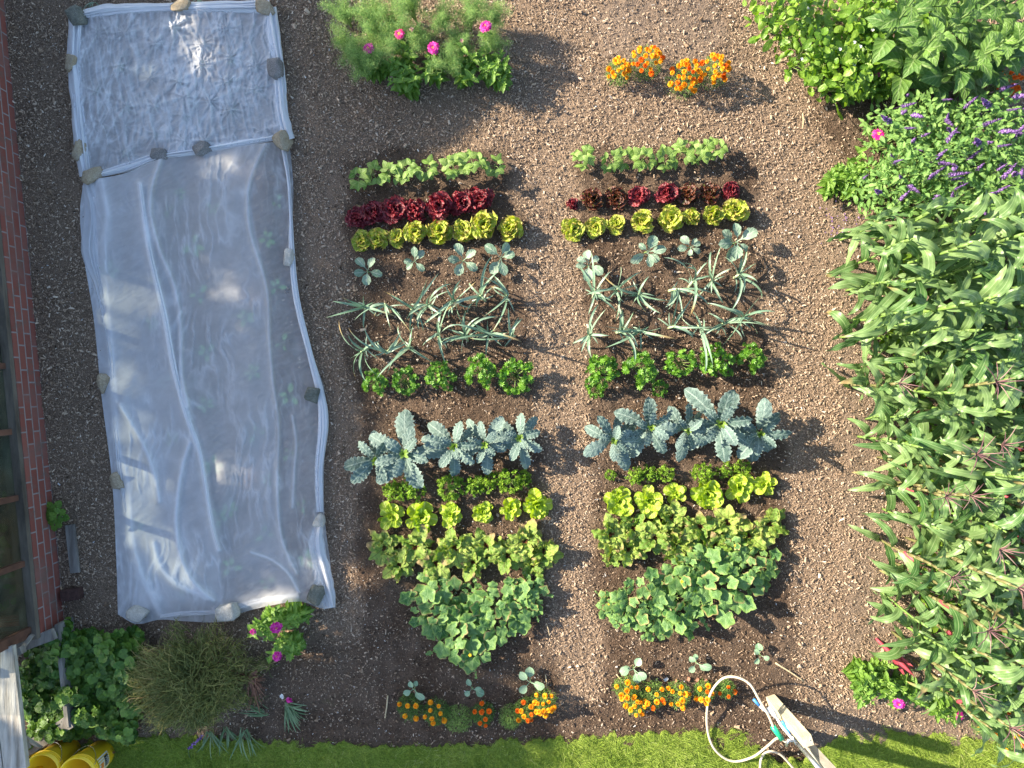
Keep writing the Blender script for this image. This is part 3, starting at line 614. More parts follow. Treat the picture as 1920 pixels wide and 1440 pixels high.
cl = thing('net_cover', 'lower long white mesh cover draped in lengthwise folds', 'row cover')
foldA = [(262, 345), (272, 420), (282, 480), (308, 590), (326, 690), (350, 780), (372, 840), (384, 900), (398, 985), (410, 1030)]
hoop1 = [(300, 300), (285, 350), (282, 400), (300, 470), (325, 530), (338, 600), (340, 700), (352, 760)]
hoop2 = [(500, 265), (478, 310), (464, 360), (470, 440), (500, 540), (505, 640), (512, 720), (522, 800), (520, 920), (528, 1010), (556, 1075)]
foldB = [(188, 340), (200, 400), (192, 470), (200, 560), (212, 700), (218, 830), (238, 900), (245, 1000), (262, 1070), (300, 1150)]
foldC = [(355, 830), (340, 880), (330, 960), (332, 1010), (345, 1060), (365, 1095), (400, 1125)]
foldD = [(288, 1020), (300, 1060), (330, 1095), (390, 1122)]
foldE = [(470, 1035), (510, 1050), (540, 1075), (560, 1110)]
foldF = [(548, 780), (555, 830), (552, 880), (548, 950)]
foldG = [(225, 760), (250, 800), (275, 850), (292, 900), (298, 940)]
def h_lo(X, Y):
    n = fbm(X/70, Y/110, 3); h = .10+.05*(n-.5)*2; op = np.full(X.shape, .45)+.09*(fbm(X/40, Y/120, 3, vn2)-.5)
    ex = np.minimum(X-np.interp(Y, [330, 600, 900, 1150], [155, 176, 212, 222]), np.interp(Y, [260, 560, 740, 1130], [545, 556, 610, 628])-X)
    h = .02+(h-.02)*sstep(-5, 45, ex)*sstep(1168, 1120, Y)*sstep(240, 330, Y+.2*(X-300))
    for pts, wd, hh, oo in [(foldA, 7, .035, .42), (hoop1, 5, .035, .20), (hoop2, 4, .03, .22), (foldB, 9, .02, .30), (foldC, 6, .04, .30), (foldD, 7, .03, .30), (foldE, 4, .03, .25), (foldF, 4, .02, .25), (foldG, 6, .035, .22)]:
        d = pdist(X, Y, pts); h = h+hh*np.exp(-(d/wd)**2); op = op+oo*np.exp(-(d/(wd*.55))**2)+oo*.3*np.exp(-(d/(wd*2.5))**2)
    xA = np.interp(Y, [300, 345, 480, 590, 690, 780, 900, 1030, 1150], [255, 262, 282, 308, 326, 350, 386, 410, 420]); x1 = np.interp(Y, [300, 350, 400, 470, 530, 600, 700, 760, 900, 1000], [300, 285, 282, 300, 325, 338, 342, 352, 386, 400])
    op = op+.13*sstep(3, -3, X-xA)+.09*sstep(-3, 3, X-xA)*sstep(3, -3, X-x1)
    op = op+.10*np.exp(-((X-(250+(Y-600)*.12))/45.)**2)*sstep(560, 800, Y)
    op = op+.14*sstep(8, -6, X-np.interp(Y, [330, 470, 700, 900, 1050, 1150], [196, 188, 212, 232, 258, 280]))
    op = op+.12*np.exp(-((X-(450+(Y-500)*.12))/50.)**2)*.6
    op = op-.14*sstep(-3, 3, X-np.interp(Y, [260, 360, 540, 720, 1000, 1100], [500, 466, 500, 512, 527, 560]))
    wr = fbm(X/15.+3*fbm(X/60, Y/90, 2), Y/60., 4, vn2); rid = np.clip(1-np.abs(wr-.5)*5, 0, 1); rid = rid**2.5; msk = np.clip(fbm(X/80+5, Y/80, 2)*2.8-1.0, 0, 1)
    h = h+.010*rid*msk+.004*fbm(X/12, Y/12, 2); op = op+.25*rid*msk
    wr = fbm(X/30., (Y+X*.5)/11., 3); rid = np.clip(1-np.abs(wr-.5)*6, 0, 1); h = h+.004*rid*(1-msk); op = op+.04*rid*(1-msk)
    return np.maximum(h, .012), np.clip(op, 0, .97)
cloth('net_sheet', coons([(157, 338), (230, 326), (300, 298), (375, 288), (440, 276), (542, 262)], [(221, 1152), (256, 1170), (300, 1162), (350, 1165), (410, 1166), (450, 1150), (500, 1137), (560, 1128), (600, 1140), (630, 1140)],
      [(157, 338), (150, 400), (157, 480), (176, 600), (190, 740), (210, 900), (218, 1050), (221, 1152)], [(542, 262), (550, 350), (548, 450), (556, 560), (580, 650), (610, 740), (608, 850), (608, 960), (620, 1060), (630, 1140)], 420, 210), h_lo, cl)
band('rolled_edge', [(528, 262), (540, 330), (545, 400), (547, 470), (556, 560), (580, 660), (602, 745), (606, 800), (598, 880), (600, 960)], [10, 7, 6, 12, 12, 12, 16, 20, 16, 14], cl, .02, .04, seed=5)
band('rolled_edge', [(600, 975), (594, 1020), (603, 1070), (612, 1110), (618, 1140)], [14, 30, 34, 34, 20], cl, .02, .05, .75, seed=6)
band('gathered_fold', foldA, [8, 12, 10, 11, 11, 10, 9, 8, 6, 4], cl, .12, .03, .8, seed=7)
band('gathered_fold', [(165, 345), (178, 400), (172, 470), (188, 540), (206, 640), (214, 740), (222, 860), (236, 960)], [24, 42, 40, 20, 14, 14, 12, 8], cl, .03, .03, .62, seed=8)
band('gathered_fold', [(300, 1156), (350, 1150), (420, 1146), (480, 1128), (560, 1116)], [8, 12, 10, 12, 10], cl, .02, .03, .7, seed=9)


# ------------------------------------------------------------------ plant materials
M_kale = leafmat('kale_leaf', (.085, .145, .122), (.20, .285, .25), vein=(.27, .35, .30), edge=(.27, .36, .32), K=6, pucker=.8, rough=.55, tr=.15, vs=.3, hw=.22)
M_kalec = leafmat('young_kale_leaf', (.15, .25, .03), (.22, .34, .06), K=6, tr=.3)
M_bras = leafmat('brassica_leaf', (.14, .235, .155), (.33, .43, .31), vein=(.42, .48, .38), K=5, pucker=.25, rough=.5, tr=.2)
M_seed = leafmat('seedling_leaf', (.18, .32, .18), (.34, .48, .30), vein=(.36, .48, .34), K=5, pucker=.15, rough=.5, tr=.2)
M_leek = leafmat('leek_blade', (.12, .22, .135), (.29, .40, .28), vein=(.18, .28, .2), K=1, pucker=.1, rough=.4, tr=.15, rw=.12, spec=.5)
M_bean = leafmat('bean_leaf', (.11, .22, .025), (.26, .38, .09), vein=(.32, .44, .14), K=6, tr=.3, rough=.5)
M_lime = leafmat('lime_lettuce_leaf', (.28, .40, .025), (.52, .60, .07), vein=(.60, .64, .16), edge=(.62, .44, .17), K=5, tr=.35, rough=.45, pucker=.5)
M_red = leafmat('red_lettuce_leaf', (.085, .006, .012), (.26, .025, .035), vein=(.34, .07, .07), edge=(.42, .06, .08), K=5, tr=.25, rough=.38, pucker=.5, spec=.5)
M_brown = leafmat('bronze_lettuce_leaf', (.045, .012, .008), (.15, .035, .018), vein=(.10, .14, .02), edge=(.20, .06, .03), K=5, tr=.2, rough=.35, pucker=.5, spec=.5)
M_cel = leafmat('celery_leaf', (.07, .20, .012), (.20, .40, .03), K=4, tr=.3, rough=.35, mode='disc', spec=.5)
M_pars = leafmat('parsley_leaf', (.14, .29, .015), (.34, .50, .04), K=4, tr=.3, rough=.5, mode='disc')
M_bibb = leafmat('butterhead_leaf', (.27, .42, .02), (.50, .62, .07), vein=(.62, .68, .2), K=5, tr=.35, rough=.42, pucker=.35)
M_beet = leafmat('beet_leaf', (.12, .24, .025), (.38, .50, .10), vein=(.14, .16, .03), edge=(.30, .30, .08), K=5, tr=.28, rough=.42, pucker=.8, vs=.3, hw=.15)
M_cuc = leafmat('cucumber_leaf', (.045, .14, .03), (.17, .31, .09), vein=(.28, .42, .18), edge=(.24, .38, .08), mode='disc', K=5, tr=.25, rough=.55, pucker=.4)
M_stem = plain('green_stem', (.16, .26, .06), (.28, .38, .12), 30., .6, .1)
M_sunst = plain('sunflower_stem', (.08, .15, .04), (.15, .22, .07), 30., .7, .2)
M_rstem = plain('red_stem', (.10, .05, .02), (.26, .07, .04), 30., .5, .1)
M_bush = leafmat('bush_bean_leaf', (.10, .22, .015), (.27, .42, .05), vein=(.3, .42, .1), K=5, tr=.35, rough=.38, mode='disc', spec=.5)
M_zin = leafmat('zinnia_leaf', (.10, .22, .025), (.24, .40, .06), vein=(.28, .42, .1), K=4, tr=.3, rough=.45)
M_salv = leafmat('sage_leaf', (.09, .22, .04), (.27, .44, .11), vein=(.34, .50, .18), K=5, tr=.3, rough=.6)
M_sunf = leafmat('sunflower_leaf', (.035, .11, .02), (.20, .34, .06), vein=(.26, .36, .14), K=6, tr=.25, rough=.55, pucker=.5)
M_corn = leafmat('corn_leaf', (.06, .145, .035), (.25, .36, .135), vein=(.32, .42, .2), K=0, tr=.30, rough=.40, pucker=.1, spec=.42, rw=.06)
M_stalk = tintmat('corn_stalk', [(0, (.20, .31, .06)), (.5, (.13, .22, .05)), (1, (.17, .25, .08))], .5, .4)
M_stalkr = tintmat('red_corn_stalk', [(0, (.16, .10, .05)), (.5, (.15, .18, .06)), (1, (.20, .11, .07))], .5, .4)
M_tass = tintmat('corn_tassel', [(0, (.10, .05, .06)), (.5, (.20, .10, .11)), (.85, (.36, .28, .22)), (1, (.5, .45, .3))], .8)
M_ear = tintmat('red_corn_husk', [(0, (.20, .02, .04)), (.5, (.42, .07, .09)), (.9, (.62, .22, .22)), (1, (.6, .45, .3))], .5, .4)
M_dill = tintmat('feathery_leaf', [(0, (.10, .24, .08)), (.5, (.24, .40, .11)), (1, (.48, .60, .20))], .6, .3, .05, .3)
M_mfol = tintmat('marigold_leaf', [(0, (.06, .15, .03)), (.5, (.14, .26, .05)), (1, (.3, .42, .1))], .6, .3, .05, .25)
M_mar = tintmat('marigold_petal', [(0, (.80, .17, .006)), (.45, (.92, .34, .008)), (1, (.96, .60, .03))], .6, .2, .1, .25)
M_marr = tintmat('deep_marigold_petal', [(0, (.70, .08, .006)), (.6, (.85, .17, .008)), (1, (.92, .34, .015))], .6, .2, .1, .25)
M_mag = tintmat('magenta_petal', [(0, (.42, .012, .20)), (.5, (.72, .03, .36)), (1, (.85, .16, .55))], .55, .25, .1, .3)
M_hot = tintmat('hot_pink_petal', [(0, (.70, .01, .16)), (.5, (.85, .03, .28)), (1, (.9, .14, .42))], .55, .25, .1, .3)
M_fade = tintmat('faded_pink_petal', [(0, (.5, .2, .22)), (.5, (.68, .38, .38)), (1, (.75, .55, .45))], .6, .2, .1, .3)
M_eye = tintmat('flower_eye', [(0, (.30, .07, .01)), (.5, (.80, .35, .03)), (1, (.9, .65, .08))], .7)
M_purp = tintmat('purple_floret', [(0, (.05, .03, .07)), (.45, (.15, .08, .25)), (.8, (.30, .15, .46)), (1, (.45, .3, .6))], .6, .3, .1, .2)
M_white = tintmat('white_petal', [(0, (.7, .68, .6)), (1, (.85, .84, .82))], .6, .2, .05, .2)
M_nett = leafmat('ground_cover_leaf', (.04, .12, .012), (.22, .36, .05), vein=(.14, .24, .06), K=7, mode='disc', tr=.2, rough=.45, pucker=.35)
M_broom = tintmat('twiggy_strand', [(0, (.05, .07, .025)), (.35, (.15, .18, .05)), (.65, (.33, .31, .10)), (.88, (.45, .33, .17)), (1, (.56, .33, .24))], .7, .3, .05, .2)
M_root = plain('dried_root', (.11, .045, .03), (.34, .17, .11), 40., .9, .6)
M_lily = leafmat('cut_blade', (.10, .18, .07), (.26, .36, .20), K=0, tr=.2, rough=.5, pucker=.1)

P_kale = ([0, .12, .22, .4, .62, .82, .95, 1], [.07, .09, .45, .78, 1, .86, .42, .06])
P_bras = ([0, .3, .4, .55, .75, .92, 1], [.08, .09, .55, .92, 1, .62, .08])
P_seed = ([0, .38, .46, .62, .8, .94, 1], [.07, .08, .62, 1, .96, .55, .08])
P_blade = ([0, .08, .4, .8, 1], [.55, .8, 1, .6, .03])
P_corn = ([0, .06, .3, .6, .85, 1], [.5, .75, 1, .85, .45, .02])
P_let = ([0, .2, .5, .75, .92, 1], [.25, .5, .95, 1, .75, .35])
P_beet = ([0, .22, .3, .42, .65, .88, 1], [.06, .07, .6, 1, .95, .55, .06])
P_pet = ([0, .25, .7, .92, 1], [.35, .75, 1, .85, .45])
P_zin = ([0, .12, .35, .7, 1], [.3, .8, 1, .7, .04])
P_ov = ([0, .1, .35, .7, 1], [.2, .7, 1, .65, .04])
GA = 2.39996

# ------------------------------------------------------------------ plant builders (each returns a thing at the origin)
def kale(v):
    random.seed(100+v); t = thing('kale_plant', 'x', 'kale', scale=1.); mb = MB(); n = [10, 12, 11, 13][v]; ph = U(0, 6)
    for k in range(n):
        f = k/(n-1); L = (.40-.20*f)*U(.82, 1.15); az = ph+k*GA+U(-.25, .25); z = .12+.12*f
        leaf(mb, (0, 0, z), az, L, L*U(.34, .42), R(20+42*f+U(-8, 12)), R(-38+40*f+U(-18, 8)), P_kale, 20, 8, ruf=U(.010, .018), rf=U(6, 8), cup=U(-.15, .35), roll=U(-.55, .55), tint=U(.15, .9), bend=U(-.35, .35), lob=.16, lf=U(8, 11))
    part('foliage', mb, M_kale, t); mb = MB()
    for k in range(7): leaf(mb, (0, 0, .25), k*GA, U(.05, .085), .026, R(75), R(20), P_kale, 7, 3, ruf=.004, rf=5, tint=U(.3, .9))
    part('heart_leaves', mb, M_kalec, t); mb = MB(); tube(mb, [(0, 0, -.03), (.004, .003, .12), (0, 0, .25)], [.014, .013, .010], 7)
    part('stem', mb, M_stem, t); return t
def brassica(v):
    random.seed(200+v); t = thing('cabbage_seedling', 'x', 'cabbage seedling'); mb = MB(); n = [5, 6, 5, 7][v]
    for k in range(n):
        L = U(.15, .23)*(1 if k < 4 else .75); az = k*GA+U(-.3, .3)+v
        leaf(mb, (0, 0, .06+.012*k), az, L, L*U(.44, .56), R(48+U(-8, 8)), R(-18+U(-25, 25)), P_bras, 12, 6, ruf=.004, rf=3.5, cup=U(.1, .35), roll=U(-.4, .4), tint=U(.2, .95), bend=U(-.3, .3), lob=.07, lf=5)
    part('foliage', mb, M_bras, t); mb = MB(); tube(mb, [(0, 0, -.02), (.003, 0, .06), (0, 0, .11)], [.006, .005, .003], 6); part('stem', mb, M_stem, t); return t
def seedling(v):
    random.seed(300+v); t = thing('brassica_seedling', 'x', 'seedling'); mb = MB(); n = [5, 5, 4][v]
    for k in range(n):
        L = U(.075, .135); leaf(mb, (0, 0, .04+.01*k), k*GA*.93+v+U(-.25, .25), L, L*U(.48, .6), R(40), R(-14), P_seed, 11, 6, cup=U(.1, .3), roll=U(-.3, .3), tint=U(.2, .9))
    part('foliage', mb, M_seed, t); mb = MB(); tube(mb, [(0, 0, -.02), (0, .002, .07)], [.005, .003], 6); part('stem', mb, M_stem, t); return t
def leek(v):
    random.seed(400+v); t = thing('leek_plant', 'x', 'leek'); mb = MB(); n = [8, 9, 7, 10, 8][v]; fan = U(0, 6.28)
    for k in range(n):
        f = k/(n-1); L = U(.15, .46)*(1-.25*f); az = fan+(k % 2)*pi+U(-1.3, 1.3)
        leaf(mb, (0, 0, .05+.05*f), az, L, U(.014, .026), R(62+20*f+U(-30, 8)), R(-50+45*f+U(-50, 30)), P_blade, 14, 4, fold=U(.1, .6), roll=U(-.9, .9), tint=U(0, 1.1), twist=U(-1.5, 1.5), ext=random.choice([0, 0, 0, 0, U(.2, .5)]), bend=U(-.55, .55), curl=U(.7, 2.2), ruf=.001, rf=3)
    for k in range(3): leaf(mb, (0, 0, .03), U(0, 6.28), U(.08, .16), .012, R(20), R(-35), P_blade, 6, 2, tint=U(.8, 1.3), bend=U(-1, 1))
    part('blades', mb, M_leek, t); mb = MB(); tube(mb, [(0, 0, -.02), (0, 0, .05), (0, 0, .11)], [.012, .011, .008], 8); part('shank', mb, plain('leek_shank', (.5, .55, .35), (.35, .45, .2), 30.) if v == 0 else bpy.data.materials['leek_shank'], t); return t
def bean(v):
    random.seed(500+v); t = thing('bean_seedling', 'x', 'bean plant'); fo = MB(); st = MB()
    for k in range([5, 6, 4][v]):
        az = k*GA+U(-.3, .3); z = .05+.022*k; e = np.array([math.cos(az), math.sin(az), 0])*U(.03, .075)+np.array([0, 0, z+U(.02, .05)]); tube(st, [(0, 0, z*.8), e*[.5, .5, 1], e], .0018, 4, False)
        for j in (-1, 0, 1): leaf(fo, e, az+j*1.25, U(.065, .10), U(.052, .075), R(U(-5, 30)), R(U(-50, -10)), P_ov, 7, 4, cup=U(-.2, .3), roll=U(-.4, .4), tint=U(.1, 1), ruf=.002, rf=2)
    tube(st, [(0, 0, -.02), (.003, 0, .08), (0, 0, .15)], [.003, .003, .002], 5)
    part('foliage', fo, M_bean, t); part('stem', st, M_stem, t); return t
def lettuce(v, mat, nm, cat, seed, ru=.011, squat=1.):
    random.seed(seed+v); t = thing(nm, 'x', cat); mb = MB(); ph = U(0, 6)
    for ring, (n, L, p0, p1, z) in enumerate([(6, .105, 18, 4, .012), (6, .105, 36, 6, .02), (6, .095, 56, 22, .03), (5, .08, 72, 45, .035), (4, .07, 82, 70, .04)]):
        for k in range(n):
            l = L*U(.72, 1.2); leaf(mb, (0, 0, z), ph+k*2*pi/n+ring*.5+U(-.2, .2), l, l*U(.85, 1.2), R(p0+U(-8, 12)), R(p1+U(-22, 16)), P_let, 12, 12, ruf=ru*U(1., 1.7), rf=U(3.2, 5.2), cup=U(-.1, .4), roll=U(-.5, .5), tint=U(0, 1.1), lob=.22, lf=U(5, 7), bend=U(-.4, .4), ext=random.choice([0, 0, 0, .3]) if ring == 0 else 0)
    part('head', mb, mat, t); return t
def butterhead(v):
    random.seed(800+v); t = thing('butterhead_lettuce', 'x', 'lettuce'); mb = MB(); ph = U(0, 6)
    for n, L, p0, p1 in [([6, 7, 5, 6, 8, 5][v], .135, 20, 4), (5, .11, 45, 22), (4, .07, 70, 72)]:
        for k in range(n): l = L*U(.75, 1.15); leaf(mb, (0, 0, .02), ph+k*2*pi/n+U(-.35, .35)+n, l, l*U(.65, .95), R(p0+U(-10, 18)), R(p1+U(-40, 22)), P_let, 12, 10, ruf=.008, rf=2.2, cup=U(.2, .6), roll=U(-.3, .3), tint=U(.1, 1))
    part('head', mb, M_bibb, t); return t
def celery(v):
    random.seed(900+v); t = thing('celery_plant', 'x', 'celery'); fo = MB(); st = MB()
    for k in range([24, 27, 21][v]):
        az = U(0, 6.28); r = .12*math.sqrt(U(.02, 1)); z = .20-.9*r+U(-.02, .03); e = np.array([r*math.cos(az), r*math.sin(az), z]); tube(st, [(0, 0, 0), e*[.35, .35, .6], e], [.004, .003, .0015], 4, False)
        for j in range(6):
            a2 = az+U(-2.4, 2.4); q = e+np.array([math.cos(a2), math.sin(a2), 0])*U(.006, .034)+[0, 0, U(-.02, .015)]; disc(fo, q, a2, U(.016, .028), U(0, .8), U(0, 6.28), 'tooth', 14, ruf=.18, rf=7, cup=U(-.2, .3), tint=U(0, 1))
    part('foliage', fo, M_cel, t); part('stalks', st, M_stem, t); return t
def parsley(v):
    random.seed(1000+v); t = thing('curly_parsley', 'x', 'parsley'); fo = MB(); st = MB()
    for k in range([34, 38, 28][v]):
        az = U(0, 6.28); r = .10*math.sqrt(U(0, 1)); e = np.array([r*math.cos(az), r*math.sin(az), .12-.6*r+U(-.02, .02)]); tube(st, [(0, 0, 0), e*[.4, .4, .6], e], .0015, 4, False)
        for j in range(6): q = e+rng.normal(0, .010, 3); disc(fo, q, U(0, 6), U(.009, .016), U(0, 1.1), U(0, 6.28), 'tooth', 14, ruf=.55, rf=5, tint=U(0, 1))
    part('foliage', fo, M_pars, t); part('stalks', st, M_stem, t); return t
def beet(v):
    random.seed(1100+v); t = thing('beet_plant', 'x', 'beet'); fo = MB(); st = MB(); n = [13, 15, 12, 14][v]
    for k in range(n):
        f = k/(n-1); L = U(.18, .27)*(1-.3*f); az = k*GA+U(-.3, .3); p0 = R(66-20*(1-f)+U(-12, 10))
        leaf(fo, (0, 0, .03), az, L, L*U(.44, .60), p0, R(-32+40*f+U(-25, 15)), P_beet, 20, 8, ruf=U(.009, .015), rf=U(3, 4.5), cup=U(-.3, .35), roll=U(-.5, .5), tint=U(0, 1), bend=U(-.5, .5), lob=.04, lf=5, ext=random.choice([0, 0, 0, U(.2, .45)]), twist=U(-.8, .8))
        d = np.array([math.cos(az)*math.cos(p0), math.sin(az)*math.cos(p0), math.sin(p0)])*L*.26; tube(st, [(0, 0, .01), (0, 0, .028)+d*.5, (0, 0, .027)+d], [.005, .004, .003], 5, False, tint=.5)
    part('foliage', fo, M_beet, t); part('stalks', st, M_rstem, t); return t
def cucumber(v):
    random.seed(1200+v); t = thing('cucumber_vine', 'x', 'cucumber plant'); fo = MB(); st = MB()
    n = [30, 32, 27][v]; 
    for k in range(n):
        az = k*GA+U(-.2, .2); r = .40*math.sqrt((k+.5)/n); z = .26-.30*r+U(-.05, .05); q = np.array([r*math.cos(az), r*math.sin(az)*.85, z]); s_ = U(.060, .115)
        disc(fo, q, az+U(-.9, .9), s_, U(.05, .75), U(0, 6.28), 'lobed', 20, ruf=.10, rf=U(3, 6), cup=U(-.35, .15), tint=U(-.1, 1.1), ext=random.choice([0, 0, 0, 0, 0, .3])); tube(st, [q*[.7, .7, .2], q*[.85, .85, .7], q], .0022, 4, False)
    for a in [U(0, 6.28) for _ in range(3)]:
        P = spline([(0, 0, .05), (.2*math.cos(a), .2*math.sin(a), .1), (.38*math.cos(a+.2), .36*math.sin(a+.2), .05), (.5*math.cos(a+.15), .46*math.sin(a+.15), .06)], 14); tube(st, P, .003, 5)
        for i in (9, 11, 12, 13): disc(fo, P[i]+[0, 0, .03], a+U(-1, 1), U(.018, .04)*(1.3 if i < 11 else .8), U(.1, .6), U(0, 6.28), 'lobed', 20, ruf=.1, tint=U(.5, 1.2))
    part('foliage', fo, M_cuc, t); part('vines', st, M_stem, t)
    for k in range(v == 1):
        mb = MB()
        for j in range(5): leaf(mb, (0, 0, 0), j*1.257, .018, .014, R(35), R(-5), P_pet, 3, 2, tint=.95)
        fl = part('flower', mb, M_mar, t); a = U(0, 6.28); fl.location = (.22*math.cos(a), .22*math.sin(a), .25)
    return t
def flowermesh(mb, r, rows_, tint0=.5, dome=.3, w_=.42):
    for i, (n, f, p) in enumerate(rows_):
        for k in range(n): leaf(mb, (0, 0, .002*i), k*2*pi/n+i*.4+U(-.08, .08), r*f*U(.92, 1.05), r*w_*U(.9, 1.1), R(p+U(-5, 5)), R(p-25+U(-8, 8)), P_pet, 4, 2, cup=.2, tint=tint0+U(-.35, .35))
ZF = {}
def zflower(kind, parent, loc, s=1., tilt=(0, 0)):
    if kind not in ZF:
        random.seed(hash(kind) % 99 if False else {'mag': 1, 'hot': 2, 'fade': 3}[kind]); mb = MB(); mt = {'mag': M_mag, 'hot': M_hot, 'fade': M_fade}[kind]
        flowermesh(mb, .058, [(13, 1., 8), (12, .84, 20), (10, .62, 36), (7, .42, 52)] if kind == 'mag' else [(12, 1., 6), (11, .74, 22)] if kind == 'hot' else [(11, .8, 25), (9, .6, 45), (7, .4, 60)], .5)
        f = mb.build('flower', mt, parent); reg(parent, f); mb = MB()
        for k in range(26): a = k*GA; r = .014*math.sqrt(k/26.); disc(mb, (r*math.cos(a), r*math.sin(a), .012+.006*math.cos(k)), 0, .0035, U(0, .6), U(0, 6), 'round', 6, cup=-.6, tint=(.15 if r < .006 else .9))
        c = mb.build('flower_eye', M_eye, f); reg(f, c); ZF[kind] = f; f.location = loc; f.scale = (s,)*3; f.rotation_euler = (tilt[0], tilt[1], 0); return f
    return put_copy(ZF[kind], parent, loc, rz=U(0, 6), scale=s, tilt=tilt)
def zinnia(v, flowers=()):
    """upright leafy stems; flowers = list of (kind, dx, dy, z, size)"""
    random.seed(1300+v*7+len(flowers)); t = thing('zinnia_plant', 'x', 'zinnia'); fo = MB(); st = MB(); tips = [(a, b, c) for _, a, b, c, _ in flowers]+[(U(-.15, .15), U(-.12, .12), U(.16, .36)) for _ in range(9)]
    for a, b, c in tips:
        P = spline([(a*.2, b*.2, -.02), (a*.5, b*.5, c*.5), (a, b, c)], 8); tube(st, P, [.0045]*6+[.003]*2, 5)
        for i, tt in enumerate(np.arange(.25, 1., .125)):
            p = P[min(7, int(tt*7.5))]; 
            for s_ in (0, pi): L = U(.08, .13)*(1.1-.4*tt); leaf(fo, p, i*pi/2+s_+U(-.3, .3)+v, L, L*.5, R(U(10, 45)), R(U(-35, 5)), P_zin, 7, 4, cup=U(.1, .45), roll=U(-.4, .4), tint=U(0, 1), fold=.1)
        for s_ in range(4): leaf(fo, P[-1], s_*pi/2+v, .035, .016, R(60), R(20), P_zin, 4, 2, tint=U(.6, 1.2))
    part('foliage', fo, M_zin, t); part('stems', st, M_stem, t)
    for kind, a, b, c, s_ in flowers: zflower(kind, t, (a, b, c+.01), s_, (U(-.3, .3), U(-.3, .3)))
    return t
MF = {}
def mflower(kind, parent, loc, s):
    if kind not in MF:
        mb = MB(); random.seed(5+len(MF)); flowermesh(mb, .023, [(9, 1., -5), (9, .92, 18), (8, .75, 42), (6, .55, 66)], .55, w_=.62)
        f = part('flower', mb, M_mar if kind == 'gold' else M_marr, parent); MF[kind] = f; f.location = loc; f.scale = (s,)*3; return f
    return put_copy(MF[kind], parent, loc, rz=U(0, 6), scale=s, tilt=(U(-.35, .35), U(-.35, .35)))
def marigold(v, nf=12, r=.10, kind='gold', zt=.2, ft=.4):
    random.seed(1500+v*3+nf); t = thing('marigold_plant', 'x', 'marigold'); n = 1000; a = rng.uniform(0, 6.28, n); rr = r*1.05*np.sqrt(rng.random(n)); z = zt*(1-.55*(rr/r)**2)*rng.uniform(.35, 1., n)
    c = np.stack([rr*np.cos(a), rr*np.sin(a), z], 1); d = rng.normal(size=(n, 3)); d[:, 2] = np.abs(d[:, 2])*.6; d /= np.linalg.norm(d, axis=1)[:, None]
    mb = MB(); slivers(mb, c, c+d*rng.uniform(.012, .03, n)[:, None], .0055, np.clip(rng.normal(ft, .25, n), 0, 1)); part('foliage', mb, M_mfol, t)
    mb = MB(); [tube(mb, [(0, 0, -.02), tuple(c[k]*[.6, .6, .6]), tuple(c[k])], .002, 4, False) for k in range(14)]; part('stems', mb, M_stem, t)
    for k in range(nf):
        az = k*GA+U(-.4, .4); q = r*1.0*math.sqrt((k+.6)/max(nf, 1)); mflower(random.choice(['gold', 'gold', 'red']) if kind == 'mix' else kind, t, (q*math.cos(az), q*math.sin(az), zt*(1.08-.5*(q/r)**2)+U(-.012, .012)), U(.7, 1.15))
    return t
def fennel(v):
    random.seed(1700+v); t = thing('fennel_plant', 'x', 'fennel'); mb = MB(); st = MB()
    for k in range(9):
        az = k*GA+U(-.3, .3); r = U(.05, .20); tip = np.array([r*math.cos(az), r*math.sin(az), U(.22, .42)]); P = spline([(0, 0, 0), tip*[.3, .3, .7], tip], 9); tube(st, P, [.004]*5+[.002]*4, 4, False)
        n = 640; i = rng.uniform(3, 8, n); b = P[i.astype(int)]*(1-(i % 1))[:, None]+P[np.minimum(i.astype(int)+1, 8)]*(i % 1)[:, None]
        c = b+rng.normal(0, .024, (n, 3)); d = rng.normal(size=(n, 3)); d /= np.linalg.norm(d, axis=1)[:, None]; slivers(mb, c, c+d*rng.uniform(.016, .038, n)[:, None], .0028, np.clip(rng.normal(.45+.05*v, .25, n), 0, 1))
    part('foliage', mb, M_dill, t); part('stalks', st, M_stem, t); return t
def bushbean(v):
    random.seed(1800+v); t = thing('bush_bean_plant', 'x', 'bean plant'); fo = MB(); st = MB(); r0 = .30; zt = [.5, .42, .55][v]
    for k in range(95):
        az = k*GA+U(-.3, .3); r = r0*math.sqrt((k+.5)/95)*U(.85, 1.1); z = zt*(1-.45*(r/r0)**2)*U(.72, 1.05); q = np.array([r*math.cos(az), r*math.sin(az), z])
        disc(fo, q, az+U(-1.2, 1.2), U(.028, .056), U(.0, 1.), U(0, 6.28), 'oval', 14, ruf=.05, rf=3, cup=U(-.3, .3), tint=U(0, 1))
        if k % 4 == 0: tube(st, [(0, 0, 0), q*[.5, .5, .6], q], .003, 4, False, tint=.5)
    part('foliage', fo, M_bush, t); part('stems', st, M_stem, t)
    for k in range([2, 0, 1][v]):
        mb = MB(); [leaf(mb, (0, 0, 0), j*1.7+.3, .016, .018, R(30), R(0), P_pet, 3, 2, tint=U(0, 1), cup=.5) for j in range(4)]; f = part('flower', mb, M_white, t); a = U(0, 6.28); f.location = (.2*math.cos(a), .2*math.sin(a), zt*.88)
    return t
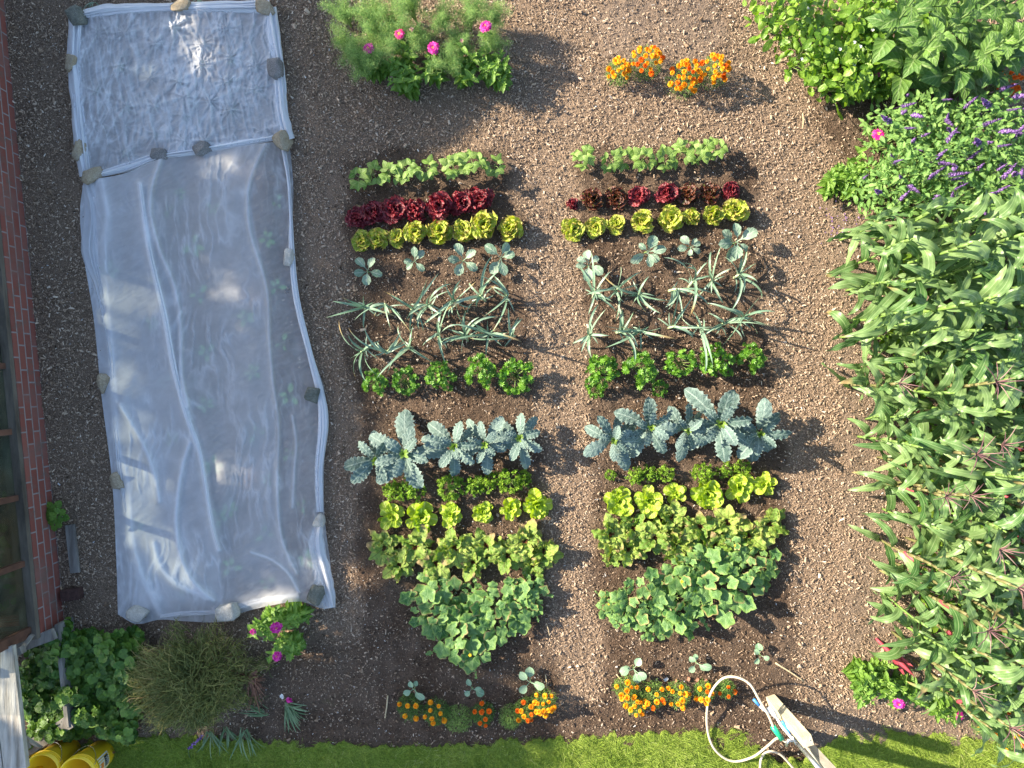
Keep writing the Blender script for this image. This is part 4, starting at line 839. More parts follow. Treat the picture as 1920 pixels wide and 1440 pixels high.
def sunleaf(v):
    random.seed(1900+v); t = thing('sunflower_plant', 'x', 'sunflower'); fo = MB(); st = MB(); hz = [.85, 1.0][v]
    P = spline([(0, 0, 0), (.03, .02, hz*.5), (0, 0, hz)], 12); tube(st, P, [.015]*8+[.009]*4, 7)
    for k in range(16):
        f = k/15; z = hz*(.25+.75*f); L = .36-.20*f; leaf(fo, (0, 0, z), k*GA+U(-.2, .2), L, L*U(.5, .6), R(45+15*f), R(-40+25*f), ([0, .2, .26, .4, .7, 1], [.06, .07, .7, 1, .7, .03]), 12, 6, cup=U(-.1, .3), roll=U(-.3, .3), tint=U(0, .5)+.5*f, ruf=.005, rf=3)
    part('foliage', fo, M_sunf, t); part('stem', st, M_sunst, t); return t
SPK = {}
def spike(v, parent, loc, rz, tilt, s):
    if v not in SPK:
        random.seed(40+v); mb = MB(); n = 150
        for k in range(n):
            f = k/n; a = k*GA; r = .019*(1-.7*f)*U(.3, 1.5); z = .13*f; disc(mb, (r*math.cos(a), r*math.sin(a), z+U(-.005, .005)), a, U(.004, .009), U(.3, 1.2), a, 'round', 6, cup=-.5, tint=np.clip(U(.0, 1.)-.25*(f > .75), 0, 1))
        tube(mb, [(0, 0, -.08), (0, 0, .15)], .0025, 5, tint=0.); f = part('flower_spike', mb, M_purp, parent); SPK[v] = f
        f.location = loc; f.rotation_euler = (tilt[0], tilt[1], rz); f.scale = (s,)*3; return f
    return put_copy(SPK[v], parent, loc, rz=rz, scale=s, tilt=tilt)
def sage(v):
    random.seed(2000+v); t = thing('purple_sage_bush', 'x', 'sage'); fo = MB(); st = MB(); r0 = .27; zt = .62
    for k in range(260):
        az = k*GA+U(-.4, .4); r = r0*math.sqrt((k+.5)/260)*U(.85, 1.12); z = zt*(1-.4*(r/r0)**2)*U(.6, 1.04); L = U(.045, .085)
        leaf(fo, (r*math.cos(az), r*math.sin(az), z), U(0, 6.28), L, L*.46, R(U(0, 50)), R(U(-50, 10)), P_ov, 6, 3, cup=U(.0, .35), roll=U(-.5, .5), tint=U(0, 1))
        if k % 12 == 0: tube(st, [(0, 0, 0), (r*.6*math.cos(az), r*.6*math.sin(az), z*.6), (r*math.cos(az), r*math.sin(az), z)], .004, 4, False)
    part('foliage', fo, M_salv, t); part('stems', st, M_stem, t)
    for k in range(5): az = k*GA+v; r = U(.04, .25); spike(k % 3, t, (r*math.cos(az), r*math.sin(az), zt*(1.05-.4*(r/r0)**2)), U(0, 6), (U(-.7, .7), U(-.7, .7)), U(.6, 1.1))
    return t
def corn(v):
    random.seed(2200+v); t = thing('corn_plant', 'x', 'corn'); fo = MB(); st = MB(); hz = [1.2, 1.3, 1.05, 1.35, 1.25, 1.15, 1.3][v]; n = [10, 10, 9, 10, 10, 9, 10][v]
    P = spline([(0, 0, -.02), (.02, .01, hz*.4), (-.01, .02, hz*.8), (0, 0, hz)], 16); tube(st, P, np.linspace(.016, .006, 16), 8, tint=.3)
    pl = U(0, 6.28)
    for k in range(n):
        f = k/(n-1); z = hz*(.12+.82*f); p = P[min(15, int(z/hz*15))]; L = (.44+.20*math.sin(pi*min(1, f+.15)))*U(.85, 1.1)*(1-.3*f); az = pl+(k % 2)*pi+U(-1.1, 1.1)
        leaf(fo, (p[0], p[1], z), az, L, U(.080, .118)*(1-.2*f), R(62+U(-14, 16)), R(-66+34*f+U(-40, 30)), P_corn, 24, 6, fold=U(-.1, .25), twist=U(-1.6, 1.6), ext=random.choice([0]*13+[U(.15, .35), U(.3, .6)]), roll=U(-.5, .5), tint=U(0, 1), bend=U(-1.2, 1.2), ruf=U(.006, .014), rf=U(2, 4), curl=U(.6, 1.6))
        tube(st, [(p[0], p[1], z-.10), (p[0], p[1], z+.015)], [.0145, .014], 8, tint=.7)
    part('foliage', fo, M_corn, t); part('stalk', st, M_stalk if v < 3 else M_stalkr, t)
    if v in (3, 4, 6):
        mb = MB()
        for k in range(11): a = k*GA; L = U(.14, .22); tl = U(.3, 1.1) if k else 0.; tube(mb, spline([(0, 0, hz), (L*.5*math.sin(tl)*math.cos(a), L*.5*math.sin(tl)*math.sin(a), hz+L*.5*math.cos(tl)), (L*1.1*math.sin(tl*1.2)*math.cos(a), L*1.1*math.sin(tl*1.2)*math.sin(a), hz+L*math.cos(tl*1.2))], 6), [.004, .0045, .0045, .004, .003, .0015], 5, tint=U(0, .7))
        part('tassel', mb, M_tass, t)
    if v in (3, 5):
        a = U(0, 6.28); mb = MB(); z = hz*.45; d = np.array([math.cos(a)*.5, math.sin(a)*.5, .86]); b = np.array([0, 0, z]); tube(mb, [b+d*.01, b+d*.05, b+d*.11, b+d*.16, b+d*.19], [.012, .024, .026, .018, .006], 9, tint=.45)
        for k in range(14): q = b+d*.185; e = q+d*.03+rng.normal(0, .018, 3); tube(mb, [q, (q+e)/2+[0, 0, .008], e], .0015, 3, False, tint=.1)
        part('ear', mb, M_ear, t)
    return t

# ------------------------------------------------------------------ planting: left and right beds, row by row
BED = {'L': 'left bed', 'R': 'right bed'}
def row(fn, key, bed, pts, zc, base_r, cat, what, group, nv=3):
    n = len(pts)
    for i, (px, py, r) in enumerate(pts):
        place(fn, key, (i*2+(bed == 'R')) % nv, px, py, zc, r/base_r*(1.14 if cat == 'lettuce' else .92 if cat == 'bean plant' else 1.), '%s, %s, %s' % (what, ordl(i, n), BED[bed]), cat, group)
row(bean, 'bean', 'L', [(675, 332, 22), (702, 330, 24), (735, 325, 22), (768, 320, 24), (805, 318, 26), (850, 318, 25), (887, 312, 26), (927, 310, 24)], .12, 22, 'bean plant', 'light green bean seedling above the dark red lettuces', 'bean seedlings')
row(bean, 'bean', 'R', [(1096, 300, 22), (1143, 300, 20), (1168, 296, 24), (1204, 298, 25), (1243, 298, 24), (1275, 290, 26), (1310, 287, 25), (1345, 283, 23)], .12, 22, 'bean plant', 'light green bean seedling above red and bronze lettuces', 'bean seedlings')
def redl(v): return lettuce(v, M_red, 'red_lettuce', 'lettuce', 600, .013)
def brnl(v): return lettuce(v, M_brown, 'bronze_lettuce', 'lettuce', 640, .012)
def liml(v): return lettuce(v, M_lime, 'lime_lettuce', 'lettuce', 700, .010)
row(redl, 'redl', 'L', [(668, 406, 20), (698, 399, 22), (738, 393, 24), (777, 392, 23), (823, 385, 24), (866, 378, 23), (901, 376, 24)], .08, 23, 'lettuce', 'dark red frilly lettuce', 'red lettuces', 6)
rr_ = [(1073, 380, 11, 'r'), (1111, 371, 21, 'b'), (1155, 369, 21, 'b'), (1199, 367, 20, 'r'), (1250, 362, 21, 'r'), (1291, 363, 20, 'b'), (1332, 362, 19, 'b'), (1372, 355, 17, 'r')]
lab_ = ['tiny red lettuce alone at the left end of the right bed', 'bronze lettuce beside the tiny red lettuce', 'second bronze lettuce from left in the right bed', 'red lettuce right of two bronze lettuces', 'red lettuce in the middle of the right bed row',
        'bronze lettuce just right of the two middle red lettuces', 'bronze lettuce second from the right end of the row', 'small red lettuce at the right end of the right bed']
for i, (a, b, c, d) in enumerate(rr_): place(redl if d == 'r' else brnl, 'redl' if d == 'r' else 'brnl', i % 6, a, b, .08, c/20.5, lab_[i], 'lettuce', 'red and bronze lettuces of the right bed')
row(liml, 'liml', 'L', [(676, 452, 19), (708, 448, 19), (745, 444, 17), (778, 437, 21), (826, 433, 22), (868, 430, 21), (908, 425, 26), (957, 430, 22)], .08, 23, 'lettuce', 'frilly lime green lettuce', 'lime green lettuces', 6)
row(liml, 'liml', 'R', [(1076, 428, 23), (1117, 423, 20), (1157, 419, 18), (1201, 415, 23), (1258, 411, 22), (1296, 408, 17), (1338, 403, 21), (1378, 397, 23)], .08, 23, 'lettuce', 'frilly lime green lettuce', 'lime green lettuces', 6)
row(brassica, 'bras', 'L', [(688, 508, 33), (775, 487, 24), (868, 487, 36), (938, 482, 32)], .12, 36, 'cabbage seedling', 'blue-green cabbage seedling below the lime lettuces', 'young cabbages', 4)
row(brassica, 'bras', 'R', [(1105, 498, 32), (1212, 470, 35), (1297, 460, 24), (1377, 453, 42)], .12, 36, 'cabbage seedling', 'blue-green cabbage seedling below the lime lettuces', 'young cabbages', 4)
def lk(bed, pts, w_):
    n0 = len(sc.collection.objects)
    row(leek, 'leek', bed, [(a, b, 1.12) for a, b in pts], .14, 1., 'leek', w_, 'leeks', 5)
    for o in list(sc.collection.objects)[n0:]:
        if o.type == 'EMPTY': o.rotation_euler[0] = U(-.35, .35); o.rotation_euler[1] = U(-.35, .35)
lk('L', [(683, 572), (727, 575), (768, 577), (808, 570), (857, 562), (908, 560), (948, 555)], 'grey-green leek of the upper leek line')
lk('L', [(685, 652), (725, 655), (770, 650), (822, 640), (875, 637), (920, 627), (965, 628)], 'grey-green leek of the lower leek line')
lk('R', [(1115, 555), (1155, 548), (1205, 545), (1260, 542), (1298, 535), (1345, 525), (1385, 517)], 'grey-green leek of the upper leek line')
lk('R', [(1113, 625), (1160, 622), (1207, 617), (1260, 613), (1315, 608), (1355, 610), (1395, 602)], 'grey-green leek of the lower leek line')
row(celery, 'cel', 'L', [(698, 716, 24), (757, 715, 25), (825, 706, 27), (897, 698, 30), (968, 702, 33)], .16, 27, 'celery', 'glossy green celery plant', 'celery plants')
row(celery, 'cel', 'R', [(1125, 697, 30), (1196, 692, 31), (1279, 680, 27), (1349, 676, 31), (1408, 670, 25)], .16, 27, 'celery', 'glossy green celery plant', 'celery plants')
for i, (a, b) in enumerate([(1118, 733), (1237, 728)]): place(celery, 'cel', 2, a, b, .1, .55, ['small celery sprig below the leftmost celery of right bed', 'small celery sprig below the second celery of right bed'][i], 'celery', 'celery plants')
row(kale, 'kale', 'L', [(697, 862, 72), (757, 856, 90), (848, 838, 78), (917, 830, 72), (977, 828, 72)], .27, 82, 'kale', 'large blue-grey kale plant', 'kale plants', 4)
row(kale, 'kale', 'R', [(1150, 828, 74), (1217, 805, 74), (1284, 806, 70), (1353, 798, 88), (1424, 805, 76)], .27, 82, 'kale', 'large blue-grey kale plant', 'kale plants', 4)
row(parsley, 'pars', 'L', [(737, 918, 20), (772, 915, 28), (845, 914, 26), (887, 912, 20), (918, 906, 22), (955, 902, 24), (980, 900, 18)], .1, 22, 'parsley', 'curly bright parsley tuft', 'curly parsley')
row(parsley, 'pars', 'R', [(1147, 893, 12), (1190, 893, 21), (1222, 889, 18), (1250, 887, 18), (1318, 888, 24), (1362, 883, 18), (1395, 876, 18)], .1, 24, 'parsley', 'curly bright parsley tuft', 'curly parsley')
row(butterhead, 'butt', 'L', [(733, 968, 24), (788, 972, 29), (846, 965, 21), (904, 960, 19), (958, 956, 20), (1005, 945, 27)], .07, 27, 'lettuce', 'smooth bright green butterhead lettuce', 'butterhead lettuces', 6)
row(butterhead, 'butt', 'R', [(1160, 942, 28), (1217, 940, 28), (1270, 927, 22), (1328, 925, 30), (1386, 915, 28), (1436, 907, 23)], .07, 27, 'lettuce', 'smooth bright green butterhead lettuce', 'butterhead lettuces', 6)
def pairs(fn, key, pts, zc, base_r, cat, what, group, nv):
    for i, (px, py, r, wh) in enumerate(pts): place(fn, key, i % nv, px, py, zc, r/base_r, what+' '+wh, cat, group)
lb = [(716, 1030, 38), (745, 1062, 38), (775, 1030, 44), (815, 1058, 44), (850, 1030, 42), (885, 1060, 36), (912, 1025, 42), (950, 1045, 42), (985, 1018, 40), (1020, 1035, 40), (1000, 1065, 30)]
pairs(beet, 'beet', [(a, b, c, 'in the left bed, %s across the beet patch' % (['at the left end', 'low at left', 'third', 'fourth', 'fifth', 'sixth', 'seventh', 'eighth', 'ninth', 'at the right end', 'low at right'][i])) for i, (a, b, c) in enumerate(lb)], .15, 42, 'beet', 'wavy green beet plant', 'beet plants', 4)
rb = [(1145, 1005, 40), (1180, 1035, 38), (1190, 995, 38), (1232, 1010, 42), (1262, 975, 38), (1275, 1025, 40), (1315, 990, 42), (1345, 1025, 38), (1370, 985, 40), (1410, 1010, 42), (1448, 985, 40), (1150, 1048, 26)]
pairs(beet, 'beet', [(a, b, c, 'in the right bed, %s across the beet patch' % (['at the left end', 'second', 'third', 'fourth', 'fifth', 'sixth', 'seventh', 'eighth', 'ninth', 'tenth', 'at the right end', 'low at left'][i])) for i, (a, b, c) in enumerate(rb)], .15, 42, 'beet', 'wavy green beet plant', 'beet plants', 4)
pairs(cucumber, 'cuc', [(812, 1140, 66, 'at upper left in the left bed'), (868, 1195, 74, 'at the bottom of the left bed clump'), (935, 1150, 70, 'in the middle of the left bed'), (985, 1125, 48, 'reaching right in the left bed')], .2, 88, 'cucumber plant', 'lobed leafy cucumber vine', 'cucumber vines', 3)
pairs(cucumber, 'cuc', [(1205, 1125, 62, 'at the left in the right bed'), (1275, 1130, 72, 'at the bottom middle in the right bed'), (1340, 1100, 74, 'centre right in the right bed'), (1420, 1070, 56, 'at the right end in the right bed'), (1165, 1150, 46, 'lowest left in the right bed'), (1235, 1165, 46, 'lowest middle in the right bed'), (1300, 1065, 52, 'touching the beets in the right bed'), (1375, 1045, 44, 'behind the beets in the right bed')], .2, 88, 'cucumber plant', 'lobed leafy cucumber vine', 'cucumber vines', 3)
row(seedling, 'seed', 'L', [(777, 1291, 28), (885, 1293, 27), (995, 1280, 30)], .08, 27, 'seedling', 'pale blue-green seedling above the marigolds', 'young brassicas at the bottom')
row(seedling, 'seed', 'R', [(1190, 1253, 30), (1306, 1243, 30), (1427, 1228, 25)], .08, 27, 'seedling', 'pale blue-green seedling above the marigolds', 'young brassicas at the bottom')
def MG(nf, r, kind, zt=.16, ft=.4): return lambda v: marigold(v, nf, r, kind, zt, ft)
mg = [(768, 1332, 5, .10, 'gold', .12, .2, 'sparse golden marigold at the left end of the left bed'), (815, 1342, 8, .10, 'mix', .13, .3, 'orange marigold just left of a flowerless green tuft'),
      (858, 1352, 0, .11, 'gold', .10, .8, 'flowerless light green marigold tuft in the left bed'), (904, 1345, 7, .09, 'red', .13, .25, 'dark leaved marigold with few small orange flowers'), (957, 1349, 0, .09, 'gold', .1, .9, 'pale yellow-green marigold tuft without flowers'),
      (985, 1338, 9, .09, 'mix', .14, .6, 'orange marigold between pale tuft and golden clump'), (1022, 1322, 16, .10, 'gold', .18, .5, 'dense golden marigold at the right end of the left bed'),
      (1176, 1297, 9, .09, 'gold', .16, .6, 'golden marigold at the left end of the right bed'), (1196, 1325, 10, .09, 'gold', .15, .7, 'golden marigold low at left of the right bed'), (1225, 1310, 9, .11, 'mix', .16, .7, 'loose green marigold with orange blooms, third in the right bed'),
      (1275, 1310, 11, .10, 'gold', .16, .6, 'golden marigold in the middle of the right bed end'), (1325, 1303, 8, .08, 'mix', .15, .5, 'small orange marigold inside the hose loop'), (1366, 1297, 4, .07, 'red', .14, .5, 'tiny orange marigold at the right side of the hose loop'),
      (1163, 125, 16, .095, 'gold', .2, .55, 'orange marigold, leftmost of the four at the top'), (1215, 105, 26, .125, 'mix', .24, .5, 'orange marigold, second of the four at the top'),
      (1287, 133, 34, .135, 'mix', .25, .5, 'largest orange marigold at the top, third of four'), (1343, 120, 26, .12, 'mix', .24, .5, 'orange marigold, rightmost of the four at the top'),
      (1860, 1360, 8, .12, 'gold', .18, .5, 'marigold below the corn at the bottom right corner'), (1905, 1345, 9, .12, 'mix', .18, .4, 'marigold at the right frame edge below the corn'), (1900, 1400, 5, .11, 'gold', .15, .5, 'marigold hanging over the lawn at bottom right'), (1893, 152, 16, .12, 'red', .2, .3, 'orange marigold peeking out beneath the sunflower leaves')]
for i, (a, b, nf, r, kd, zt, ft, lbl) in enumerate(mg): place(MG(nf, r, kd, zt, ft), 'mari%d' % i, i, a, b, zt, 1.15, lbl, 'marigold', 'marigolds')
fe = [(645, 20), (690, 18), (735, 35), (655, 75), (705, 62), (775, 12), (830, 25), (790, 62), (865, 70), (880, 25), (925, 18), (930, 75), (750, 78), (842, 110), (668, 112), (705, 100)]
for i, (a, b) in enumerate(fe): place(fennel, 'fenn', i % 4, a, b, .3, U(.85, 1.1), 'feathery fennel plant in the top clump, '+['at the upper left', 'second in upper row', 'third in upper row', 'at the left edge', 'left of centre', 'upper middle', 'upper right of middle', 'centre', 'right of centre', 'upper right', 'at the upper right corner', 'at the right edge', 'just above the hot pink zinnia', 'lower middle by the zinnias', 'lowest at left', 'behind the leftmost zinnia'][i], 'fennel', 'fennel clump')
def Z(fl): return lambda v: zinnia(v, fl)
def fl(kind, dpx, dpy, z=.38, s=1.): return (kind, dpx/200., -dpy/200., z, s)
zi = [(700, 118, [fl('mag', -2, -10, .4, .95)], 'zinnia with large pink bloom at the left of the top row'), (750, 125, [fl('hot', 5, -40, .42, .8), fl('fade', 26, -50, .4, .5)], 'zinnia with hot pink bloom below the fennel'), (763, 152, [], 'flowerless zinnia hanging lowest in the top row'),
      (812, 125, [fl('mag', 4, -18, .4, .98)], 'zinnia with magenta bloom in the middle of the top row'), (868, 125, [fl('fade', 0, -32, .38, .42)], 'zinnia with a tiny faded bud in the top row'), (915, 115, [fl('mag', -3, -44, .42, .98)], 'zinnia with magenta bloom at the right of the top row'), (930, 132, [], 'flowerless zinnia at the right end of the top row'),
      (500, 1172, [fl('mag', -20, 8, .3, .55)], 'zinnia with small pink bloom below the net cover'), (545, 1158, [fl('mag', -18, 10, .36, .95)], 'zinnia with magenta bloom in the middle below the net cover'), (535, 1212, [fl('mag', -10, 12, .3, .8)], 'zinnia with magenta bloom lowest below the net cover'),
      (1600, 318, [fl('hot', 22, -48, .45, .95)], 'zinnia with hot pink bloom left of the purple sage'), (1575, 335, [], 'flowerless leafy zinnia left of the purple sage'), (1612, 345, [], 'leafy zinnia between purple sage and corn'),
      (1625, 1265, [], 'leafy zinnia at the lower left of the corn'), (1660, 1275, [fl('mag', 16, 36, .3, .9)], 'zinnia with pink bloom below the corn'), (1630, 1290, [], 'low zinnia on the soil left of a pink bloom'), (1775, 1325, [fl('mag', 14, 10, .3, .8)], 'zinnia with pink bloom under the lowest corn leaves'), (1700, 1300, [], 'zinnia between the two pink blooms below the corn'),
      (1600, 160, [], 'leafy zinnia at the lower edge of the bush beans'), (1660, 155, [fl('mag', -14, -12, .25, .4)], 'zinnia with tiny magenta bud under the bush beans'), (1712, 140, [], 'bright leafy zinnia between bush beans and sage'), (1885, 1310, [fl('hot', 30, 10, .3, .8)], 'zinnia cut by the right frame edge below the corn')]
for i, (a, b, f, lbl) in enumerate(zi): place(Z(f), 'zin%d' % i, i, a, b, .25, 1., lbl, 'zinnia', 'zinnias', 0.)
bb = [(1500, 30), (1550, 20), (1600, 35), (1655, 20), (1700, 60), (1520, 80), (1570, 90), (1620, 100), (1665, 105), (1580, 130), (1740, 15), (1480, 12), (1635, 60)]
wl = ['at the upper left', 'second along the top', 'third along the top', 'fourth along the top', 'at the right end', 'at the left edge', 'left of centre', 'in the centre', 'right of centre', 'at the bottom edge', 'at the upper right', 'spilling onto the path', 'above the centre']
for i, (a, b) in enumerate(bb): place(bushbean, 'bush', i % 3, a, b, .45, U(.8, .98), 'bright green bush bean plant, '+wl[i]+' of the top right clump', 'bean plant', 'bush beans with white flowers')
su = [(1790, -30, 'topmost left'), (1860, -35, 'topmost middle'), (1935, -25, 'topmost right'), (1720, 40, 'outermost left'), (1870, 75, 'centre'), (1935, 60, 'outermost right'), (1770, 45, 'left'), (1830, 30, 'upper middle'), (1890, 45, 'upper right'), (1795, 110, 'lower left'), (1850, 105, 'lower middle'), (1905, 110, 'lower right'), (1750, 95, 'lowest left')]
for i, (a, b, c) in enumerate(su): place(sunleaf, 'sun', i % 2, a, b, .8, U(.85, 1.), 'large leaved sunflower plant not yet flowering, %s of its group' % c, 'sunflower', 'leafy sunflowers at top right')
sg = [(1700, 240), (1755, 210), (1815, 215), (1875, 225), (1715, 300), (1770, 280), (1830, 290), (1890, 300), (1690, 345), (1745, 350), (1805, 355), (1865, 360), (1915, 350), (1925, 250)]
sl_ = ['at the upper left', 'second in the top row', 'third in the top row', 'fourth in the top row', 'at the left of the middle', 'in the middle left', 'in the middle right', 'at the right of the middle', 'at the lower left', 'second in the lowest row', 'third in the lowest row', 'fourth in the lowest row', 'at the lower right corner', 'at the upper right corner']
for i, (a, b) in enumerate(sg): place(sage, 'sage', i % 3, a, b, .55, U(.85, 1.), 'purple flowered sage, '+sl_[i]+' of the sage bushes', 'sage', 'purple sage bushes')

# corn patch: stalks rise towards the camera, so they splay outwards in the picture
k = 0
ys_ = np.arange(452, 1300, 46)
for r_, yb in enumerate(ys_):
    xl = np.interp(yb, [450, 700, 900, 1150, 1260, 1330], [1578, 1584, 1632, 1650, 1715, 1810]); c_ = 0; xb = xl
    while xb < 1905:
        px = xb+U(-10, 10)+(r_ % 2)*14; py = yb+U(-12, 12); wh = 'lower' if yb > 1050 else 'middle' if yb > 740 else 'upper'
        if c_ == 0: lbl = 'corn plant on the left edge of the patch, row %s from the top' % ['one', 'two', 'three', 'four', 'five', 'six', 'seven', 'eight', 'nine', 'ten', 'eleven', 'twelve', 'thirteen', 'fourteen', 'fifteen', 'sixteen', 'seventeen', 'eighteen', 'nineteen', 'twenty'][r_]
        else: lbl = 'tall corn plant in the dense %s part of the corn patch' % wh
        if r_ == 0 and c_ > 0: lbl = 'corn plant in the top row of the patch against the sage'
        g_ = 'corn plants on the left edge of the patch' if c_ == 0 else ('corn plants of the top row' if r_ == 0 else 'corn plants inside the %s patch' % wh)
        sc_ = U(.8, 1.02)*(.82 if c_ == 0 else 1.); o = place(corn, 'corn', ((k*3+r_) % 3 if yb < 690 else (k*3+r_) % 7 if c_ < 3 or yb > 900 else (k*3+r_) % 5), px, py, .0, sc_, lbl, 'corn', g_)
        o.rotation_euler = (U(-.09, .09), U(-.09, .09), o.rotation_euler[2]); k += 1; c_ += 1; xb += 54
# low greens between the stalks
mb = MB()
for j in range(1500):
    px, py = U(1625, 1960), U(430, 1320); 
    if px < np.interp(py, [430, 700, 900, 1150, 1320], [1625, 1640, 1690, 1700, 1790]): continue
    x, y = at(px, py); disc(mb, (x, y, U(.04, .28)), U(0, 6), U(.02, .05), U(0, .7), U(0, 6), 'oval', 12, cup=U(-.3, .3), tint=U(0, 1))
tag(mb.build('undergrowth', M_bush, None), 'low green undergrowth filling the ground between the corn stalks', 'undergrowth')['kind'] = 'stuff'
for i, (a, b, s_) in enumerate([(1640, 1195, 1.), (1690, 700, .8)]):
    x, y = at(a, b); mb = MB(); d = np.array([.55, -.62, .55]) if i == 0 else np.array([.5, .1, .4])
    tube(mb, spline([(0, 0, .02), tuple(d*.2), tuple(d*.42)], 9), [.010, .016, .020, .022, .024, .026, .022, .014, .004], 9, tint=.25)
    for j in range(5): leaf(mb, d*.12, math.atan2(d[1], d[0])+U(-.5, .5), .26*s_, .04, R(35), R(10), P_blade, 8, 3, tint=U(.2, .6), fold=.4)
    o = mb.build('corn_shoot', M_ear, None); o.location = (x, y, .0); tag(o, ['dark red corn shoot leaning over bare soil below the patch', 'short reddish corn shoot at the left edge of the patch'][i], 'corn shoot')

# ------------------------------------------------------------------ lower left: ground cover, pulled-up twiggy bush, cut flowers
def cover_of(name, label, test, n, box_, z0, z1, smin, smax):
    mb = MB(); st = MB()
    for _ in range(n):
        px, py = U(box_[0], box_[2]), U(box_[1], box_[3])
        if not test(px, py): continue
        x, y = at(px, py, .15); a = vn(px/22., py/22.); z = z0+(z1-z0)*float(a)*U(.5, 1.2); s_ = U(smin, smax)
        disc(mb, (x, y, z), U(0, 6), s_, U(0, .6), U(0, 6), 'heart', 16, ruf=.10, rf=6, cup=U(-.15, .3), tint=U(0, 1))
    o = mb.build(name, M_nett, None); tag(o, label, 'ground cover')['kind'] = 'stuff'; return o
def t1(px, py):
    return (px > 112 and py > 1165 and py < 1388 and px < 265-.25*max(0, py-1330)) and (px < 118+(py-1165)*.9 or py > 1185)
def t2(px, py): return 40 < px < 126 and 1205-(px-40)*.35 < py < 1400-(px-50)*.5
cover_of('ground_cover', 'round-leaved dark green ground cover left of the twiggy bush', t1, 1500, (105, 1160, 270, 1392), .05, .30, .022, .05)
cover_of('ground_cover', 'round-leaved green ground cover inside the grey timber frame', t2, 900, (35, 1165, 130, 1400), .03, .24, .022, .048)
t = thing('strawberry_plant', 'small round-leaved green plant against the brick wall by loose plank', 'plant', (*at(110, 964, .05), 0)); mb = MB(); st = MB()
for k in range(16): a = k*GA; r = .10*math.sqrt(k/16); disc(mb, (r*math.cos(a), r*1.2*math.sin(a), .14-r*.5), a, U(.028, .042), U(0, .5), a, 'heart', 16, ruf=.1, rf=6, tint=U(.3, 1)); tube(st, [(0, 0, 0), (r*math.cos(a), r*1.2*math.sin(a), .13-r*.5)], .0015, 4, False)
part('foliage', mb, M_nett, t); part('stems', st, M_stem, t)

c0 = np.array([*at(352, 1278, .25), 0]); t = thing('uprooted_bush', 'uprooted olive twiggy bush lying on its side, roots to the right', 'bush', (*c0[:2], 0)); mb = MB()
root = np.array([.50, -.03, .10])
for k in range(4300):
    a = U(0, 6.28); q = math.sqrt(random.random())*(.9+.22*math.sin(3*a+1)*math.sin(5*a)+.12*math.sin(11*a)); ex, ey = .60*q*math.cos(a), .52*q*math.sin(a); z = .42*math.sqrt(max(0.05, 1-q*q*.85))*U(.45, 1.05)+.03
    e = np.array([ex, ey, z]); d = (e-root)*.5+np.array([ex, ey, 0])*U(.3, 1.6)+rng.normal(0, .22, 3); d /= np.linalg.norm(d)+1e-6; s0 = e-d*U(.07, .16)+[0, 0, U(-.06, .0)]; cur = rng.normal(0, .022, 3)
    m1 = (s0+e)/2+cur; e2 = e+rng.normal(0, .030, 3)+d*.035
    P = spline([s0, m1, e, e2], 7); s_ = np.cross(np.gradient(P, axis=0), rng.normal(size=3)); s_ /= np.linalg.norm(s_, axis=1)[:, None]+1e-9; wd = np.linspace(.0026, .0013, 7)[:, None]*U(.8, 1.6)
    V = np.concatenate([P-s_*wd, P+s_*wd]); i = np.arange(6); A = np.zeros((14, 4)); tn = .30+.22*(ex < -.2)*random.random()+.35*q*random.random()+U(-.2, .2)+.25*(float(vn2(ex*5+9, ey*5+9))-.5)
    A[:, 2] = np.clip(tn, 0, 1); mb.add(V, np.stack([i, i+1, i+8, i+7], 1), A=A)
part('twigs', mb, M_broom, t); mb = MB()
for k in range(16): a = k*GA; d = np.array([-1, .5*math.cos(a), .35*math.sin(a)]); tube(mb, spline([root, root+d*.18, root+d*.42+[0, 0, .05]], 8), np.linspace(.008, .003, 8), 5)
part('stems', mb, M_root, t); mb = MB()
for k in range(34): tube(mb, spline([root, root+[U(.02, .08), U(-.07, .05), U(-.0, .10)], root+[U(.0, .16), U(-.30, .04), U(-.06, .10)]], 8), np.linspace(.013, .003, 8), 5)
tube(mb, spline([root+[-.05, 0, 0], root+[.03, .04, .04], root+[.09, .09, .06]], 6), [.02, .028, .03, .03, .026, .014], 8); part('roots', mb, M_root, t)
def cutclump(lbl, px, py, dirs, n, L, flower=None):
    t = thing('cut_foliage', lbl, 'cut flowers', (*at(px, py, .05), .03), group='cut foliage lying by the lawn'); mb = MB()
    for k in range(n): leaf(mb, (U(-.03, .03), U(-.03, .03), U(.01, .05)), dirs+U(-.8, .8), L*U(.5, 1.1), U(.010, .018), R(U(0, 35)), R(U(-40, 0)), P_blade, 10, 3, fold=.4, roll=U(-.6, .6), tint=U(0, 1), bend=U(-.5, .5))
    part('blades', mb, M_lily, t)
    if flower:
        mb = MB(); [leaf(mb, (0, 0, 0), U(-.5, 1.), U(.04, .07), .022, R(U(20, 70)), R(U(-10, 30)), P_pet, 4, 2, cup=.4, tint=U(.2, 1)) for k in range(11)]; f = part('flower', mb, M_mag, t); f.location = (.0, .06, .06)
        mb = MB(); [leaf(mb, (0, 0, 0), U(0, 6), .03, .018, R(50), R(10), P_pet, 4, 2, tint=.6) for k in range(5)]; f = part('bud', mb, M_white, t); f.location = (-.03, .10, .07)
    return t
cutclump('cut leaf bunch with pink and white bloom on dark soil', 540, 1320, -.9, 30, .26, True)
cutclump('thin blades stretching up from beneath the twiggy bush', 500, 1335, 2.6-2.0*pi+.0, 9, .28)
